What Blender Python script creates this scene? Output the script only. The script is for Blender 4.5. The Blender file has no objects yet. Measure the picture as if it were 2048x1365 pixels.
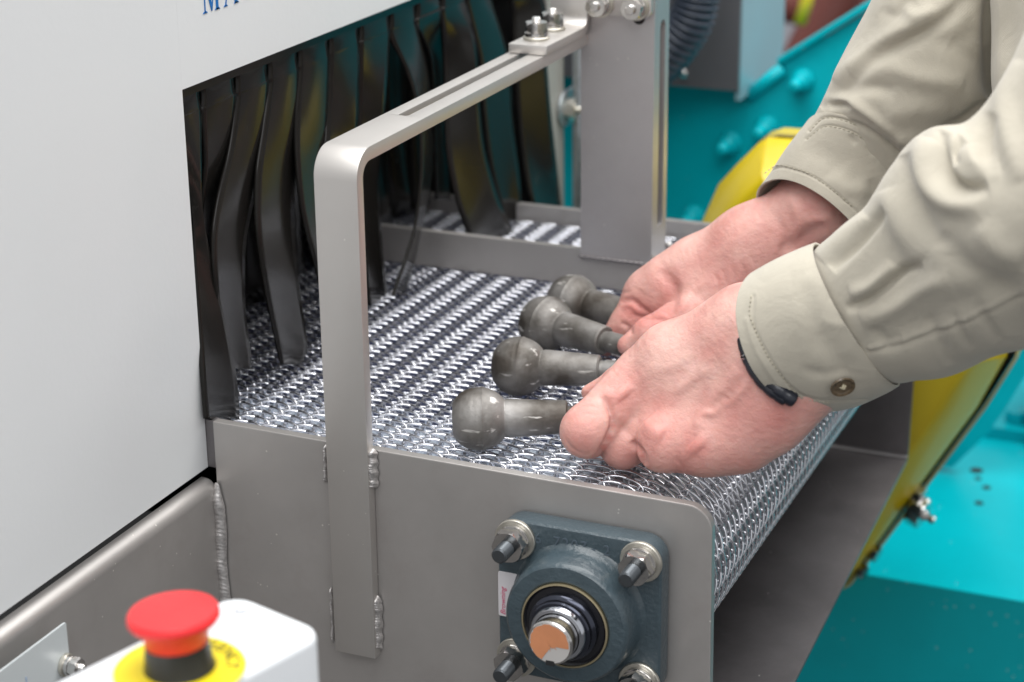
import bpy, bmesh, math, random
import numpy as np
from mathutils import Vector, Matrix

# ------------------------------------------------------------------ camera
W0, H0, F0 = 2048.0, 1365.0, 3988.1
CX, CY = 1024.0, 682.5
_y = np.array([1826.0, -1482.5, F0]); _y /= np.linalg.norm(_y)
_d = np.array([121.0, 10877.5, F0]); _d -= _y * (_d @ _y); _d /= np.linalg.norm(_d)
_z = -_d; _x = np.cross(_y, _z)
RM = np.stack([_x, _y, _z], 1)                      # world -> camera (right, down, forward)
TB = np.array([(1150 - CX) / F0, (1215 - CY) / F0, 1]) * 1.110
CAM = -RM.T @ TB

def proj(P):
    q = np.asarray(P, float) @ RM.T + TB
    return np.stack([q[..., 0] / q[..., 2] * F0 + CX, q[..., 1] / q[..., 2] * F0 + CY, q[..., 2]], -1)
def ray(px, py): return RM.T @ np.array([(px - CX) / F0, (py - CY) / F0, 1.0])
def at(px, py, dep): return CAM + ray(px, py) * dep
def on(px, py, ax, v):
    d = ray(px, py); return CAM + d * ((v - CAM[ax]) / d[ax])

S = bpy.context.scene
cam_d = bpy.data.cameras.new('camera'); cam = bpy.data.objects.new('camera', cam_d)
S.collection.objects.link(cam); S.camera = cam
r_, u_, b_ = RM.T @ np.array([1, 0, 0.]), RM.T @ np.array([0, -1., 0]), RM.T @ np.array([0, 0, -1.])
cam.matrix_world = Matrix(((r_[0], u_[0], b_[0], CAM[0]), (r_[1], u_[1], b_[1], CAM[1]), (r_[2], u_[2], b_[2], CAM[2]), (0, 0, 0, 1)))
cam_d.sensor_width = 36.0; cam_d.lens = F0 / W0 * 36.0
cam_d.clip_start = 0.05; cam_d.clip_end = 60
cam_d.dof.use_dof = True; cam_d.dof.focus_distance = 1.13; cam_d.dof.aperture_fstop = 7.2
S.view_settings.view_transform = 'Standard'; S.view_settings.look = 'None'
S.view_settings.exposure = 0.41; S.view_settings.gamma = 1.0

# ------------------------------------------------------------------ light: an indoor hall with a ceiling light panel, plus an added frontal fill
world = bpy.data.worlds.new('World'); S.world = world; world.use_nodes = True
world.node_tree.nodes['Background'].inputs[0].default_value = (0.88, 0.885, 0.90, 1)
world.node_tree.nodes['Background'].inputs[1].default_value = 0.56
def area(name, loc, target, sx, sy, power, col=(1, 1, 1)):
    l = bpy.data.lights.new(name, 'AREA'); l.shape = 'RECTANGLE'; l.size = sx; l.size_y = sy
    l.energy = power; l.color = col
    o = bpy.data.objects.new(name, l); S.collection.objects.link(o); o.location = loc
    o.rotation_euler = (Vector(target) - Vector(loc)).to_track_quat('-Z', 'Y').to_euler()
    return o
area('area_light', (0.25, 0.5, 2.4), (0.1, 0.3, 0), 1.8, 4.2, 98, (1.0, 0.99, 0.97))
area('area_light', (0.9, -1.9, 2.2), (0.0, 0.3, 0), 2.4, 1.2, 27, (1.0, 1.0, 1.0))  # unseen fill lamp, added behind the camera to brighten skin, cloth and plates

# ------------------------------------------------------------------ materials
MATS = {}
def mat(name, col, rough=0.5, metal=0.0, noise=None, bump=None, **kw):
    """noise=(scale, dark factor, light factor); bump=(scale, strength, distance)"""
    if name in MATS: return MATS[name]
    m = bpy.data.materials.new(name); m.use_nodes = True; nt = m.node_tree; p = nt.nodes['Principled BSDF']
    p.inputs['Base Color'].default_value = (*col, 1); p.inputs['Roughness'].default_value = rough
    p.inputs['Metallic'].default_value = metal
    for k, v in kw.items(): p.inputs[k.replace('_', ' ')].default_value = v
    tc = nt.nodes.new('ShaderNodeTexCoord')
    if noise:
        n = nt.nodes.new('ShaderNodeTexNoise'); n.inputs['Scale'].default_value = noise[0]; n.inputs['Detail'].default_value = 6
        n.inputs['Roughness'].default_value = 0.65
        nt.links.new(tc.outputs['Object'], n.inputs['Vector'])
        r = nt.nodes.new('ShaderNodeValToRGB'); r.color_ramp.elements[0].position = 0.3; r.color_ramp.elements[1].position = 0.72
        r.color_ramp.elements[0].color = (*[min(1, c * noise[1]) for c in col], 1)
        r.color_ramp.elements[1].color = (*[min(1, c * noise[2]) for c in col], 1)
        nt.links.new(n.outputs['Fac'], r.inputs['Fac']); nt.links.new(r.outputs['Color'], p.inputs['Base Color'])
        q = nt.nodes.new('ShaderNodeMapRange'); q.inputs['To Min'].default_value = max(0.02, rough * 0.85); q.inputs['To Max'].default_value = min(1, rough * 1.2)
        nt.links.new(n.outputs['Fac'], q.inputs['Value']); nt.links.new(q.outputs['Result'], p.inputs['Roughness'])
    if bump:
        n2 = nt.nodes.new('ShaderNodeTexNoise'); n2.inputs['Scale'].default_value = bump[0]; n2.inputs['Detail'].default_value = 4
        nt.links.new(tc.outputs['Object'], n2.inputs['Vector'])
        b = nt.nodes.new('ShaderNodeBump'); b.inputs['Strength'].default_value = bump[1]; b.inputs['Distance'].default_value = bump[2]
        nt.links.new(n2.outputs['Fac'], b.inputs['Height']); nt.links.new(b.outputs['Normal'], p.inputs['Normal'])
    MATS[name] = m; return m

plate_m = mat('blasted_steel', (0.46, 0.44, 0.425), 0.42, 0.70, (14, 0.93, 1.06), (1400, 0.12, 0.0003))
dark_steel = mat('tray_steel', (0.24, 0.225, 0.23), 0.42, 0.85, (7, 0.75, 1.25), (700, 0.1, 0.0003))
bar_m = mat('satin_steel', (0.60, 0.575, 0.55), 0.40, 0.80, (10, 0.96, 1.03), (1800, 0.08, 0.0002))
post_m = mat('post_steel', (0.53, 0.51, 0.51), 0.42, 0.78, (10, 0.92, 1.07), (1500, 0.08, 0.0002))
weld_m = mat('weld_steel', (0.56, 0.54, 0.53), 0.48, 0.8, (300, 0.7, 1.3), (900, 0.4, 0.0006))
wire_m = mat('bright_wire', (0.76, 0.77, 0.82), 0.22, 0.97)
rod_m = mat('rod_wire', (0.50, 0.50, 0.52), 0.30, 0.85)
bolt_m = mat('zinc_steel', (0.60, 0.585, 0.57), 0.17, 1.0, (120, 0.85, 1.1))
stud_m = mat('black_stud', (0.10, 0.11, 0.12), 0.32, 0.8)
washer_m = mat('zinc_washer', (0.58, 0.555, 0.49), 0.33, 0.9, (90, 0.9, 1.08))
white_m = mat('white_powder_coat', (0.69, 0.705, 0.715), 0.42, 0, (3, 0.975, 1.01), (260, 0.10, 0.0008))
jamb_m = mat('grey_jamb', (0.33, 0.32, 0.295), 0.5, 0, None, (300, 0.2, 0.0006))
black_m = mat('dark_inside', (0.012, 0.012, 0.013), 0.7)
bed_m = mat('slider_bed', (0.50, 0.56, 0.64), 0.45)
bed2_m = mat('bed_rail', (0.035, 0.045, 0.10), 0.5)
drum_m = mat('roller_drum', (0.42, 0.42, 0.44), 0.4, 0.6)
teal_m = mat('teal_enamel', (0.0, 0.47, 0.54), 0.30, 0, (5, 0.90, 1.06), (60, 0.06, 0.002), Specular_IOR_Level=0.3)
yel_m = mat('yellow_enamel', (0.66, 0.50, 0.012), 0.28, 0, (6, 0.95, 1.04), (80, 0.06, 0.001), Coat_Weight=0.3)
yel_edge = mat('yellow_edge', (0.52, 0.46, 0.22), 0.4)
cast_m = mat('casting_paint', (0.047, 0.070, 0.084), 0.33, 0, (40, 0.85, 1.15), (340, 0.45, 0.0012), Coat_Weight=0.25)
seal_m = mat('black_seal', (0.010, 0.010, 0.013), 0.2)
ring_m = mat('gold_ring', (0.55, 0.47, 0.30), 0.35, 0.9)
chrome_m = mat('race_steel', (0.55, 0.57, 0.62), 0.14, 1.0)
collar_m = mat('collar_steel', (0.06, 0.065, 0.085), 0.16, 0.9)
sticker_m = mat('sticker_white', (0.62, 0.60, 0.62), 0.4)
pink_m = mat('pink_ink', (0.55, 0.06, 0.16), 0.5)
ink_m = mat('dark_ink', (0.05, 0.05, 0.07), 0.5)
blue_m = mat('blue_ink', (0.0, 0.13, 0.42), 0.45)
pale_blue_m = mat('faded_blue_ink', (0.33, 0.42, 0.56), 0.5)
emboss_m = mat('embossed_paint', (0.075, 0.10, 0.125), 0.4)
red_m = mat('red_plastic', (0.80, 0.028, 0.032), 0.38, 0, None, None, Subsurface_Weight=0.0)
redflange = mat('black_plastic', (0.020, 0.020, 0.016), 0.35)
yplas_m = mat('yellow_plate', (0.80, 0.66, 0.01), 0.4)
box_m = mat('white_plastic', (0.72, 0.745, 0.77), 0.38, 0, None, (500, 0.1, 0.0004))
sign_m = mat('sign_plate', (0.56, 0.60, 0.61), 0.38, 0.15)
grey_m = mat('grey_enclosure', (0.13, 0.13, 0.14), 0.4, 0.2, (6, 0.9, 1.1))
pale_m = mat('pale_enclosure', (0.27, 0.43, 0.48), 0.3, 0.1)
hose_m = mat('hose_rubber', (0.040, 0.052, 0.075), 0.25)
galv_m = mat('galvanised', (0.52, 0.56, 0.58), 0.35, 0.85, (160, 0.75, 1.15))
redbrown = mat('red_brown_paint', (0.17, 0.045, 0.035), 0.45)
wall_m = mat('hall_wall', (0.42, 0.42, 0.46), 0.7)
floor_m = mat('concrete', (0.09, 0.09, 0.09), 0.45, 0, (4, 0.8, 1.15))
brown_button = mat('brown_button', (0.12, 0.085, 0.05), 0.25, 0, (400, 0.5, 1.4))
thread_m = mat('thread', (0.62, 0.56, 0.40), 0.8)
watch_m = mat('watch_rubber', (0.012, 0.014, 0.022), 0.3)
bare_m = mat('bare_shaft_end', (0.62, 0.60, 0.58), 0.45, 0.35)
ear_m = mat('orange_paint', (0.56, 0.23, 0.11), 0.45, 0, (60, 0.9, 1.1))

def wear(m, amt=0.5, tint=(0.30, 0.26, 0.25)):
    # fine handling scratches, pale specks and faint stains in a sheet metal finish
    nt = m.node_tree; p = nt.nodes['Principled BSDF']; tc = nt.nodes.new('ShaderNodeTexCoord')
    src = p.inputs['Base Color'].links[0].from_socket
    n = nt.nodes.new('ShaderNodeTexNoise'); n.inputs['Scale'].default_value = 22; n.inputs['Detail'].default_value = 9; n.inputs['Roughness'].default_value = 0.75
    nt.links.new(tc.outputs['Object'], n.inputs['Vector'])
    r = nt.nodes.new('ShaderNodeValToRGB'); r.color_ramp.elements[0].position = 0.52; r.color_ramp.elements[1].position = 0.85
    r.color_ramp.elements[1].color = (amt, amt, amt, 1); nt.links.new(n.outputs['Fac'], r.inputs['Fac'])
    mx = nt.nodes.new('ShaderNodeMix'); mx.data_type = 'RGBA'; nt.links.new(r.outputs['Color'], mx.inputs['Factor']); nt.links.new(src, mx.inputs[6]); mx.inputs[7].default_value = (*tint, 1)
    v = nt.nodes.new('ShaderNodeTexVoronoi'); v.inputs['Scale'].default_value = 130; v.inputs['Randomness'].default_value = 1.0; nt.links.new(tc.outputs['Object'], v.inputs['Vector'])
    n3 = nt.nodes.new('ShaderNodeTexNoise'); n3.inputs['Scale'].default_value = 19; nt.links.new(tc.outputs['Object'], n3.inputs['Vector'])
    a = nt.nodes.new('ShaderNodeMath'); a.operation = 'LESS_THAN'; nt.links.new(v.outputs['Distance'], a.inputs[0]); a.inputs[1].default_value = 0.075
    b = nt.nodes.new('ShaderNodeMath'); b.operation = 'GREATER_THAN'; nt.links.new(n3.outputs['Fac'], b.inputs[0]); b.inputs[1].default_value = 0.56
    c = nt.nodes.new('ShaderNodeMath'); c.operation = 'MULTIPLY'; nt.links.new(a.outputs[0], c.inputs[0]); nt.links.new(b.outputs[0], c.inputs[1])
    m2 = nt.nodes.new('ShaderNodeMix'); m2.data_type = 'RGBA'; nt.links.new(c.outputs[0], m2.inputs['Factor']); nt.links.new(mx.outputs[2], m2.inputs[6]); m2.inputs[7].default_value = (0.72, 0.70, 0.66, 1)
    nt.links.new(m2.outputs[2], p.inputs['Base Color'])
wear(plate_m, 0.45, (0.36, 0.31, 0.30)); wear(dark_steel, 0.5, (0.33, 0.31, 0.31)); wear(bar_m, 0.25, (0.50, 0.46, 0.44)); wear(post_m, 0.35, (0.42, 0.38, 0.40)); wear(teal_m, 0.35, (0.0, 0.36, 0.43))
def rubber():
    m = mat('curtain_rubber', (0.013, 0.012, 0.011), 0.20, 0, None, (25, 0.05, 0.004), Coat_Weight=0.05, Coat_Roughness=0.10, Specular_IOR_Level=0.20)
    nt = m.node_tree; p = nt.nodes['Principled BSDF']
    tc = nt.nodes.new('ShaderNodeTexCoord'); n = nt.nodes.new('ShaderNodeTexNoise')
    n.inputs['Scale'].default_value = 42; n.inputs['Detail'].default_value = 8; n.inputs['Roughness'].default_value = 0.8
    nt.links.new(tc.outputs['Object'], n.inputs['Vector'])
    r = nt.nodes.new('ShaderNodeValToRGB'); r.color_ramp.elements[0].position = 0.60; r.color_ramp.elements[1].position = 0.80
    r.color_ramp.elements[0].color = (0.012, 0.011, 0.010, 1); r.color_ramp.elements[1].color = (0.05, 0.047, 0.042, 1)
    nt.links.new(n.outputs['Fac'], r.inputs['Fac']); nt.links.new(r.outputs['Color'], p.inputs['Base Color'])
    return m
rubber_m = rubber()

def ballmat():
    m = mat('scuffed_forging', (0.2, 0.185, 0.165), 0.50, 0.42, None, (420, 0.40, 0.0007))
    nt = m.node_tree; p = nt.nodes['Principled BSDF']; tc = nt.nodes.new('ShaderNodeTexCoord')
    n = nt.nodes.new('ShaderNodeTexNoise'); n.inputs['Scale'].default_value = 38; n.inputs['Detail'].default_value = 7
    nt.links.new(tc.outputs['Object'], n.inputs['Vector'])
    r = nt.nodes.new('ShaderNodeValToRGB'); e = r.color_ramp.elements
    e[0].position = 0.34; e[0].color = (0.070, 0.060, 0.050, 1); e[1].position = 0.68; e[1].color = (0.31, 0.30, 0.29, 1)
    k = e.new(0.5); k.color = (0.185, 0.175, 0.163, 1)
    nt.links.new(n.outputs['Fac'], r.inputs['Fac'])
    # thin pale scratches
    n2 = nt.nodes.new('ShaderNodeTexNoise'); n2.inputs['Scale'].default_value = 120; n2.inputs['Detail'].default_value = 3
    mp = nt.nodes.new('ShaderNodeMapping'); mp.inputs['Scale'].default_value = (0.25, 1.0, 1.6); mp.inputs['Rotation'].default_value = (0.4, 0.7, 0.3)
    nt.links.new(tc.outputs['Object'], mp.inputs['Vector']); nt.links.new(mp.outputs['Vector'], n2.inputs['Vector'])
    r2 = nt.nodes.new('ShaderNodeValToRGB'); r2.color_ramp.elements[0].position = 0.63; r2.color_ramp.elements[1].position = 0.69
    nt.links.new(n2.outputs['Fac'], r2.inputs['Fac'])
    mx = nt.nodes.new('ShaderNodeMix'); mx.data_type = 'RGBA'
    nt.links.new(r2.outputs['Color'], mx.inputs['Factor']); nt.links.new(r.outputs['Color'], mx.inputs[6]); mx.inputs[7].default_value = (0.62, 0.6, 0.57, 1)
    nt.links.new(mx.outputs[2], p.inputs['Base Color'])
    return m
ball_m = ballmat()

def skinmat():
    m = mat('skin', (0.62, 0.34, 0.29), 0.46, 0, None, None)
    nt = m.node_tree; p = nt.nodes['Principled BSDF']; tc = nt.nodes.new('ShaderNodeTexCoord')
    p.inputs['Subsurface Weight'].default_value = 0.35; p.inputs['Subsurface Scale'].default_value = 0.006
    p.inputs['Subsurface Radius'].default_value = (1.0, 0.35, 0.2); p.inputs['Specular IOR Level'].default_value = 0.35
    n = nt.nodes.new('ShaderNodeTexNoise'); n.inputs['Scale'].default_value = 45; n.inputs['Detail'].default_value = 5
    nt.links.new(tc.outputs['Object'], n.inputs['Vector'])
    r = nt.nodes.new('ShaderNodeValToRGB'); e = r.color_ramp.elements
    e[0].position = 0.32; e[0].color = (0.55, 0.27, 0.235, 1); e[1].position = 0.7; e[1].color = (0.70, 0.435, 0.38, 1)
    nt.links.new(n.outputs['Fac'], r.inputs['Fac'])
    at_ = nt.nodes.new('ShaderNodeAttribute'); at_.attribute_name = 'ruddy_shade'
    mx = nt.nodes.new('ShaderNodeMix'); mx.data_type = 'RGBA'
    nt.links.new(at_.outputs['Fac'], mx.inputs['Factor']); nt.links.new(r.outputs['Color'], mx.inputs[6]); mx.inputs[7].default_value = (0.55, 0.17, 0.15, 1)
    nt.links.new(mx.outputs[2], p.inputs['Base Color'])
    v = nt.nodes.new('ShaderNodeTexVoronoi'); v.inputs['Scale'].default_value = 900
    nt.links.new(tc.outputs['Object'], v.inputs['Vector'])
    n3 = nt.nodes.new('ShaderNodeTexNoise'); n3.inputs['Scale'].default_value = 260; n3.inputs['Detail'].default_value = 5
    mp = nt.nodes.new('ShaderNodeMapping'); mp.inputs['Scale'].default_value = (1, 0.5, 1.3)
    nt.links.new(tc.outputs['Object'], mp.inputs['Vector']); nt.links.new(mp.outputs['Vector'], n3.inputs['Vector'])
    b1 = nt.nodes.new('ShaderNodeBump'); b1.inputs['Strength'].default_value = 0.22; b1.inputs['Distance'].default_value = 0.0004
    nt.links.new(v.outputs['Distance'], b1.inputs['Height'])
    b2 = nt.nodes.new('ShaderNodeBump'); b2.inputs['Strength'].default_value = 0.5; b2.inputs['Distance'].default_value = 0.0012
    nt.links.new(n3.outputs['Fac'], b2.inputs['Height']); nt.links.new(b1.outputs['Normal'], b2.inputs['Normal'])
    nt.links.new(b2.outputs['Normal'], p.inputs['Normal'])
    return m
skin_m = skinmat()

def fabricmat(name, col):
    m = mat(name, col, 0.85, 0, None, None, Sheen_Weight=0.25, Sheen_Roughness=0.5)
    nt = m.node_tree; p = nt.nodes['Principled BSDF']; tc = nt.nodes.new('ShaderNodeTexCoord')
    n = nt.nodes.new('ShaderNodeTexNoise'); n.inputs['Scale'].default_value = 30; n.inputs['Detail'].default_value = 8; n.inputs['Roughness'].default_value = 0.7
    nt.links.new(tc.outputs['Object'], n.inputs['Vector'])
    r = nt.nodes.new('ShaderNodeValToRGB'); e = r.color_ramp.elements
    e[0].position = 0.25; e[0].color = (*[c * 0.92 for c in col], 1); e[1].position = 0.75; e[1].color = (*[c * 1.05 for c in col], 1)
    nt.links.new(n.outputs['Fac'], r.inputs['Fac']); nt.links.new(r.outputs['Color'], p.inputs['Base Color'])
    uv = tc.outputs['UV']
    w1 = nt.nodes.new('ShaderNodeTexWave'); w1.bands_direction = 'DIAGONAL'; w1.inputs['Scale'].default_value = 170; w1.inputs['Distortion'].default_value = 0.6
    nt.links.new(uv, w1.inputs['Vector'])
    n2 = nt.nodes.new('ShaderNodeTexNoise'); n2.inputs['Scale'].default_value = 1100; nt.links.new(tc.outputs['Object'], n2.inputs['Vector'])
    n4 = nt.nodes.new('ShaderNodeTexNoise'); n4.inputs['Scale'].default_value = 48; n4.inputs['Detail'].default_value = 4; n4.inputs['Distortion'].default_value = 0.8; nt.links.new(tc.outputs['Object'], n4.inputs['Vector'])
    b1 = nt.nodes.new('ShaderNodeBump'); b1.inputs['Strength'].default_value = 0.25; b1.inputs['Distance'].default_value = 0.0004
    nt.links.new(w1.outputs['Fac'], b1.inputs['Height'])
    b2 = nt.nodes.new('ShaderNodeBump'); b2.inputs['Strength'].default_value = 0.3; b2.inputs['Distance'].default_value = 0.0005
    nt.links.new(n2.outputs['Fac'], b2.inputs['Height']); nt.links.new(b1.outputs['Normal'], b2.inputs['Normal'])
    b3 = nt.nodes.new('ShaderNodeBump'); b3.inputs['Strength'].default_value = 0.28; b3.inputs['Distance'].default_value = 0.004
    nt.links.new(n4.outputs['Fac'], b3.inputs['Height']); nt.links.new(b2.outputs['Normal'], b3.inputs['Normal'])
    nt.links.new(b3.outputs['Normal'], p.inputs['Normal'])
    return m
cloth_m = fabricmat('khaki_twill', (0.455, 0.42, 0.345))
stitch_m = mat('stitch_thread', (0.40, 0.37, 0.29), 0.9)

# ------------------------------------------------------------------ object helpers
def thing(name, label, cat, loc=(0, 0, 0), group=None):
    o = bpy.data.objects.new(name, None); S.collection.objects.link(o); o.location = loc
    o.empty_display_size = 0.02
    o['label'] = label; o['category'] = cat
    if group: o['group'] = group
    o.matrix_world = Matrix.Translation(loc)
    return o
def tag(o, label, cat, group=None, kind=None):
    if label: o['label'] = label
    if cat: o['category'] = cat
    if group: o['group'] = group
    if kind: o['kind'] = kind
    return o
def link(name, me, m, parent=None, smooth=False, label=None):
    me.name = name; o = bpy.data.objects.new(name, me); S.collection.objects.link(o)
    if m: me.materials.append(m)
    if smooth: me.polygons.foreach_set('use_smooth', [True] * len(me.polygons))
    if smooth == 'auto': autosmooth(me)
    if parent:
        o.parent = parent; o.matrix_parent_inverse = Matrix.Translation(-world_loc(parent))
    if label: o['label'] = label
    return o
def world_loc(o):
    return o.location.copy() if o.type == 'EMPTY' else Vector((0, 0, 0))
def autosmooth(me, ang=35):
    bm = bmesh.new(); bm.from_mesh(me); c = math.radians(ang)
    for e in bm.edges:
        if len(e.link_faces) == 2 and e.calc_face_angle(0) > c: e.smooth = False
    bm.to_mesh(me); bm.free()
def frombm(bm):
    me = bpy.data.meshes.new('m'); bm.to_mesh(me); bm.free(); return me
def mk(name, bm, m, parent=None, smooth=False, label=None): return link(name, frombm(bm), m, parent, smooth, label)
def bevel(bm, w, seg=2, ang=30):
    es = [e for e in bm.edges if len(e.link_faces) == 2 and e.calc_face_angle(0) > math.radians(ang)]
    if w > 0: bmesh.ops.bevel(bm, geom=es, offset=w, segments=seg, affect='EDGES', profile=0.6)
def box(x0, x1, y0, y1, z0, z1, bv=0.0, seg=2, bm=None):
    b = bmesh.new()
    v = [b.verts.new(p) for p in [(x0, y0, z0), (x1, y0, z0), (x1, y1, z0), (x0, y1, z0), (x0, y0, z1), (x1, y0, z1), (x1, y1, z1), (x0, y1, z1)]]
    for f in [(0, 3, 2, 1), (4, 5, 6, 7), (0, 1, 5, 4), (1, 2, 6, 5), (2, 3, 7, 6), (3, 0, 4, 7)]: b.faces.new([v[i] for i in f])
    bevel(b, bv, seg)
    return merge(bm, b)
def merge(bm, b):
    if bm is None: return b
    me = bpy.data.meshes.new('t'); b.to_mesh(me); b.free(); bm.from_mesh(me); bpy.data.meshes.remove(me); return bm
def prism(pts, axis, a, c, bv=0.0, seg=2, bm=None, holes=None):
    """polygon pts in the two axes other than `axis`, extruded a..c"""
    b = bmesh.new()
    def P(p, t):
        q = list(p); q.insert(axis, t); return q
    lo = [b.verts.new(P(p, a)) for p in pts]; hi = [b.verts.new(P(p, c)) for p in pts]
    n = len(pts)
    for i in range(n): b.faces.new((lo[i], lo[(i + 1) % n], hi[(i + 1) % n], hi[i]))
    b.faces.new(lo[::-1]); b.faces.new(hi)
    bmesh.ops.recalc_face_normals(b, faces=b.faces)
    bevel(b, bv, seg, 12 if seg > 3 else 30)
    return merge(bm, b)
def frame_mat(o, d, up=(0, 0, 1)):
    d = Vector(d).normalized(); u = Vector(up)
    if abs(d.dot(u.normalized())) > 0.98: u = Vector((1, 0, 0))
    x = u.cross(d).normalized(); y = d.cross(x)
    return Matrix(((x[0], y[0], d[0], o[0]), (x[1], y[1], d[1], o[1]), (x[2], y[2], d[2], o[2]), (0, 0, 0, 1)))
def lathe(prof, o, d, n=48, bm=None, rot=0.0, nonround=None):
    """profile [(r, h)] around axis through o along d"""
    b = bmesh.new(); M = frame_mat(o, d); rings = []
    for r, h in prof:
        if r < 1e-7: rings.append([b.verts.new(M @ Vector((0, 0, h)))]); continue
        rings.append([b.verts.new(M @ Vector((r * math.cos(rot + 2 * math.pi * k / n), r * math.sin(rot + 2 * math.pi * k / n), h))) for k in range(n)])
    for A, B in zip(rings[:-1], rings[1:]):
        for k in range(n):
            k2 = (k + 1) % n
            if len(A) == 1 and len(B) == 1: continue
            if len(A) == 1: b.faces.new((A[0], B[k2], B[k]))
            elif len(B) == 1: b.faces.new((A[k], A[k2], B[0]))
            else: b.faces.new((A[k], A[k2], B[k2], B[k]))
    bmesh.ops.recalc_face_normals(b, faces=b.faces)
    return merge(bm, b)
def hexnut(o, d, af, h, bm=None, rot=0.0, bore=0.0):
    r = af / math.sqrt(3); b = bmesh.new(); M = frame_mat(o, d)
    def ring(rr, z, n=6, ro=0.0): return [b.verts.new(M @ Vector((rr * math.cos(rot + ro + k * 2 * math.pi / n), rr * math.sin(rot + ro + k * 2 * math.pi / n), z))) for k in range(n)]
    n = 24
    def hexr(z, f):  # 24 pts on hexagon, clipped to circle f*r
        out = []
        for k in range(n):
            a = k * 2 * math.pi / n; s = (a % (math.pi / 3)) - math.pi / 6
            rr = min(af / 2 / math.cos(s), f * r); out.append(b.verts.new(M @ Vector((rr * math.cos(rot + a), rr * math.sin(rot + a), z))))
        return out
    A = hexr(0, 0.9); B = hexr(h * 0.12, 1.0); C_ = hexr(h * 0.86, 1.0); D = hexr(h, 0.90)
    for P_, Q in ((A, B), (B, C_), (C_, D)):
        for k in range(n): b.faces.new((P_[k], P_[(k + 1) % n], Q[(k + 1) % n], Q[k]))
    b.faces.new(A[::-1]); b.faces.new(D)
    return merge(bm, b)
def tube(path, r, n=10, bm=None, closed=False, cap=True, radii=None):
    b = bmesh.new(); P = [Vector(p) for p in path]; N = len(P); rings = []
    t0 = (P[1] - P[0]).normalized(); ref = Vector((0, 0, 1)) if abs(t0.z) < 0.9 else Vector((1, 0, 0)); x = t0.cross(ref).normalized()
    for i, p in enumerate(P):
        if closed: t = (P[(i + 1) % N] - P[i - 1]).normalized()
        else: t = (P[min(i + 1, N - 1)] - P[max(i - 1, 0)]).normalized()
        x = (x - t * x.dot(t)).normalized(); y = t.cross(x); rr = radii[i] if radii else r
        rings.append([b.verts.new(p + (x * math.cos(a) + y * math.sin(a)) * rr) for a in [k * 2 * math.pi / n for k in range(n)]])
    M = N if closed else N - 1
    for i in range(M):
        A, B = rings[i], rings[(i + 1) % N]
        for k in range(n): b.faces.new((A[k], A[(k + 1) % n], B[(k + 1) % n], B[k]))
    if cap and not closed: b.faces.new(rings[0][::-1]); b.faces.new(rings[-1])
    return merge(bm, b)
def catmull(pts, m=8, closed=False):
    P = np.array(pts, float); n = len(P); out = []
    rng = range(n if closed else n - 1)
    for i in rng:
        if closed: a, b, c, d = P[i - 1], P[i], P[(i + 1) % n], P[(i + 2) % n]
        else: a, b, c, d = P[max(i - 1, 0)], P[i], P[i + 1], P[min(i + 2, n - 1)]
        for k in range(m):
            t = k / m
            out.append(0.5 * (2 * b + (c - a) * t + (2 * a - 5 * b + 4 * c - d) * t * t + (3 * b - a - 3 * c + d) * t ** 3))
    if not closed: out.append(P[-1])
    return np.array(out)
def grid_mesh(V, nu, nv, wrap_v=False, uv=False):
    """V (nu, nv, 3)"""
    me = bpy.data.meshes.new('g'); idx = np.arange(nu * nv).reshape(nu, nv)
    if wrap_v: a = idx[:-1, :]; b = np.roll(idx, -1, 1)[:-1, :]; c = np.roll(idx, -1, 1)[1:, :]; d = idx[1:, :]
    else: a = idx[:-1, :-1]; b = idx[:-1, 1:]; c = idx[1:, 1:]; d = idx[1:, :-1]
    F = np.stack([a, b, c, d], -1).reshape(-1, 4)
    me.from_pydata(V.reshape(-1, 3).tolist(), [], F.tolist())
    if uv:
        l = me.uv_layers.new(name='UVMap'); uu = np.repeat(np.linspace(0, 1, nu), nv); vv = np.tile(np.linspace(0, 1, nv), nu)
        li = np.zeros(len(me.loops), int); me.loops.foreach_get('vertex_index', li)
        l.data.foreach_set('uv', np.stack([uu[li], vv[li]], 1).ravel())
    return me
def rounded_rect(x0, x1, y0, y1, r, n=6, corners=(1, 1, 1, 1)):
    out = []
    for i, (cx, cy, a0) in enumerate(((x1 - r, y1 - r, 0), (x0 + r, y1 - r, 90), (x0 + r, y0 + r, 180), (x1 - r, y0 + r, 270))):
        if not corners[i]:
            out.append(((x1, y1), (x0, y1), (x0, y0), (x1, y0))[i]); continue
        for k in range(n + 1):
            a = math.radians(a0 + 90 * k / n); out.append((cx + r * math.cos(a), cy + r * math.sin(a)))
    return out
def text_bm(s, size, M, depth=0.0002, shear=0.0):
    cu = bpy.data.curves.new('t', 'FONT'); cu.body = s; cu.size = size; cu.extrude = depth; cu.shear = shear; cu.align_x = 'CENTER'
    cu.resolution_u = 3
    o = bpy.data.objects.new('t', cu); S.collection.objects.link(o)
    dg = bpy.context.evaluated_depsgraph_get(); me = bpy.data.meshes.new_from_object(o.evaluated_get(dg))
    bpy.data.objects.remove(o); bm = bmesh.new(); bm.from_mesh(me); bpy.data.meshes.remove(me)
    bm.transform(M); return bm
def basis(o, x, y):
    x = Vector(x).normalized(); y = Vector(y).normalized(); z = x.cross(y)
    return Matrix(((x[0], y[0], z[0], o[0]), (x[1], y[1], z[1], o[1]), (x[2], y[2], z[2], o[2]), (0, 0, 0, 1)))

# ================================================================== setting
mk('floor', box(-8, 8, -4, 12, -1.3, -1.25), floor_m)['kind'] = 'structure'
mk('hall_wall', box(-8, 8, 4.2, 4.3, -1.25, 2.8), wall_m)['kind'] = 'structure'

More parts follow.
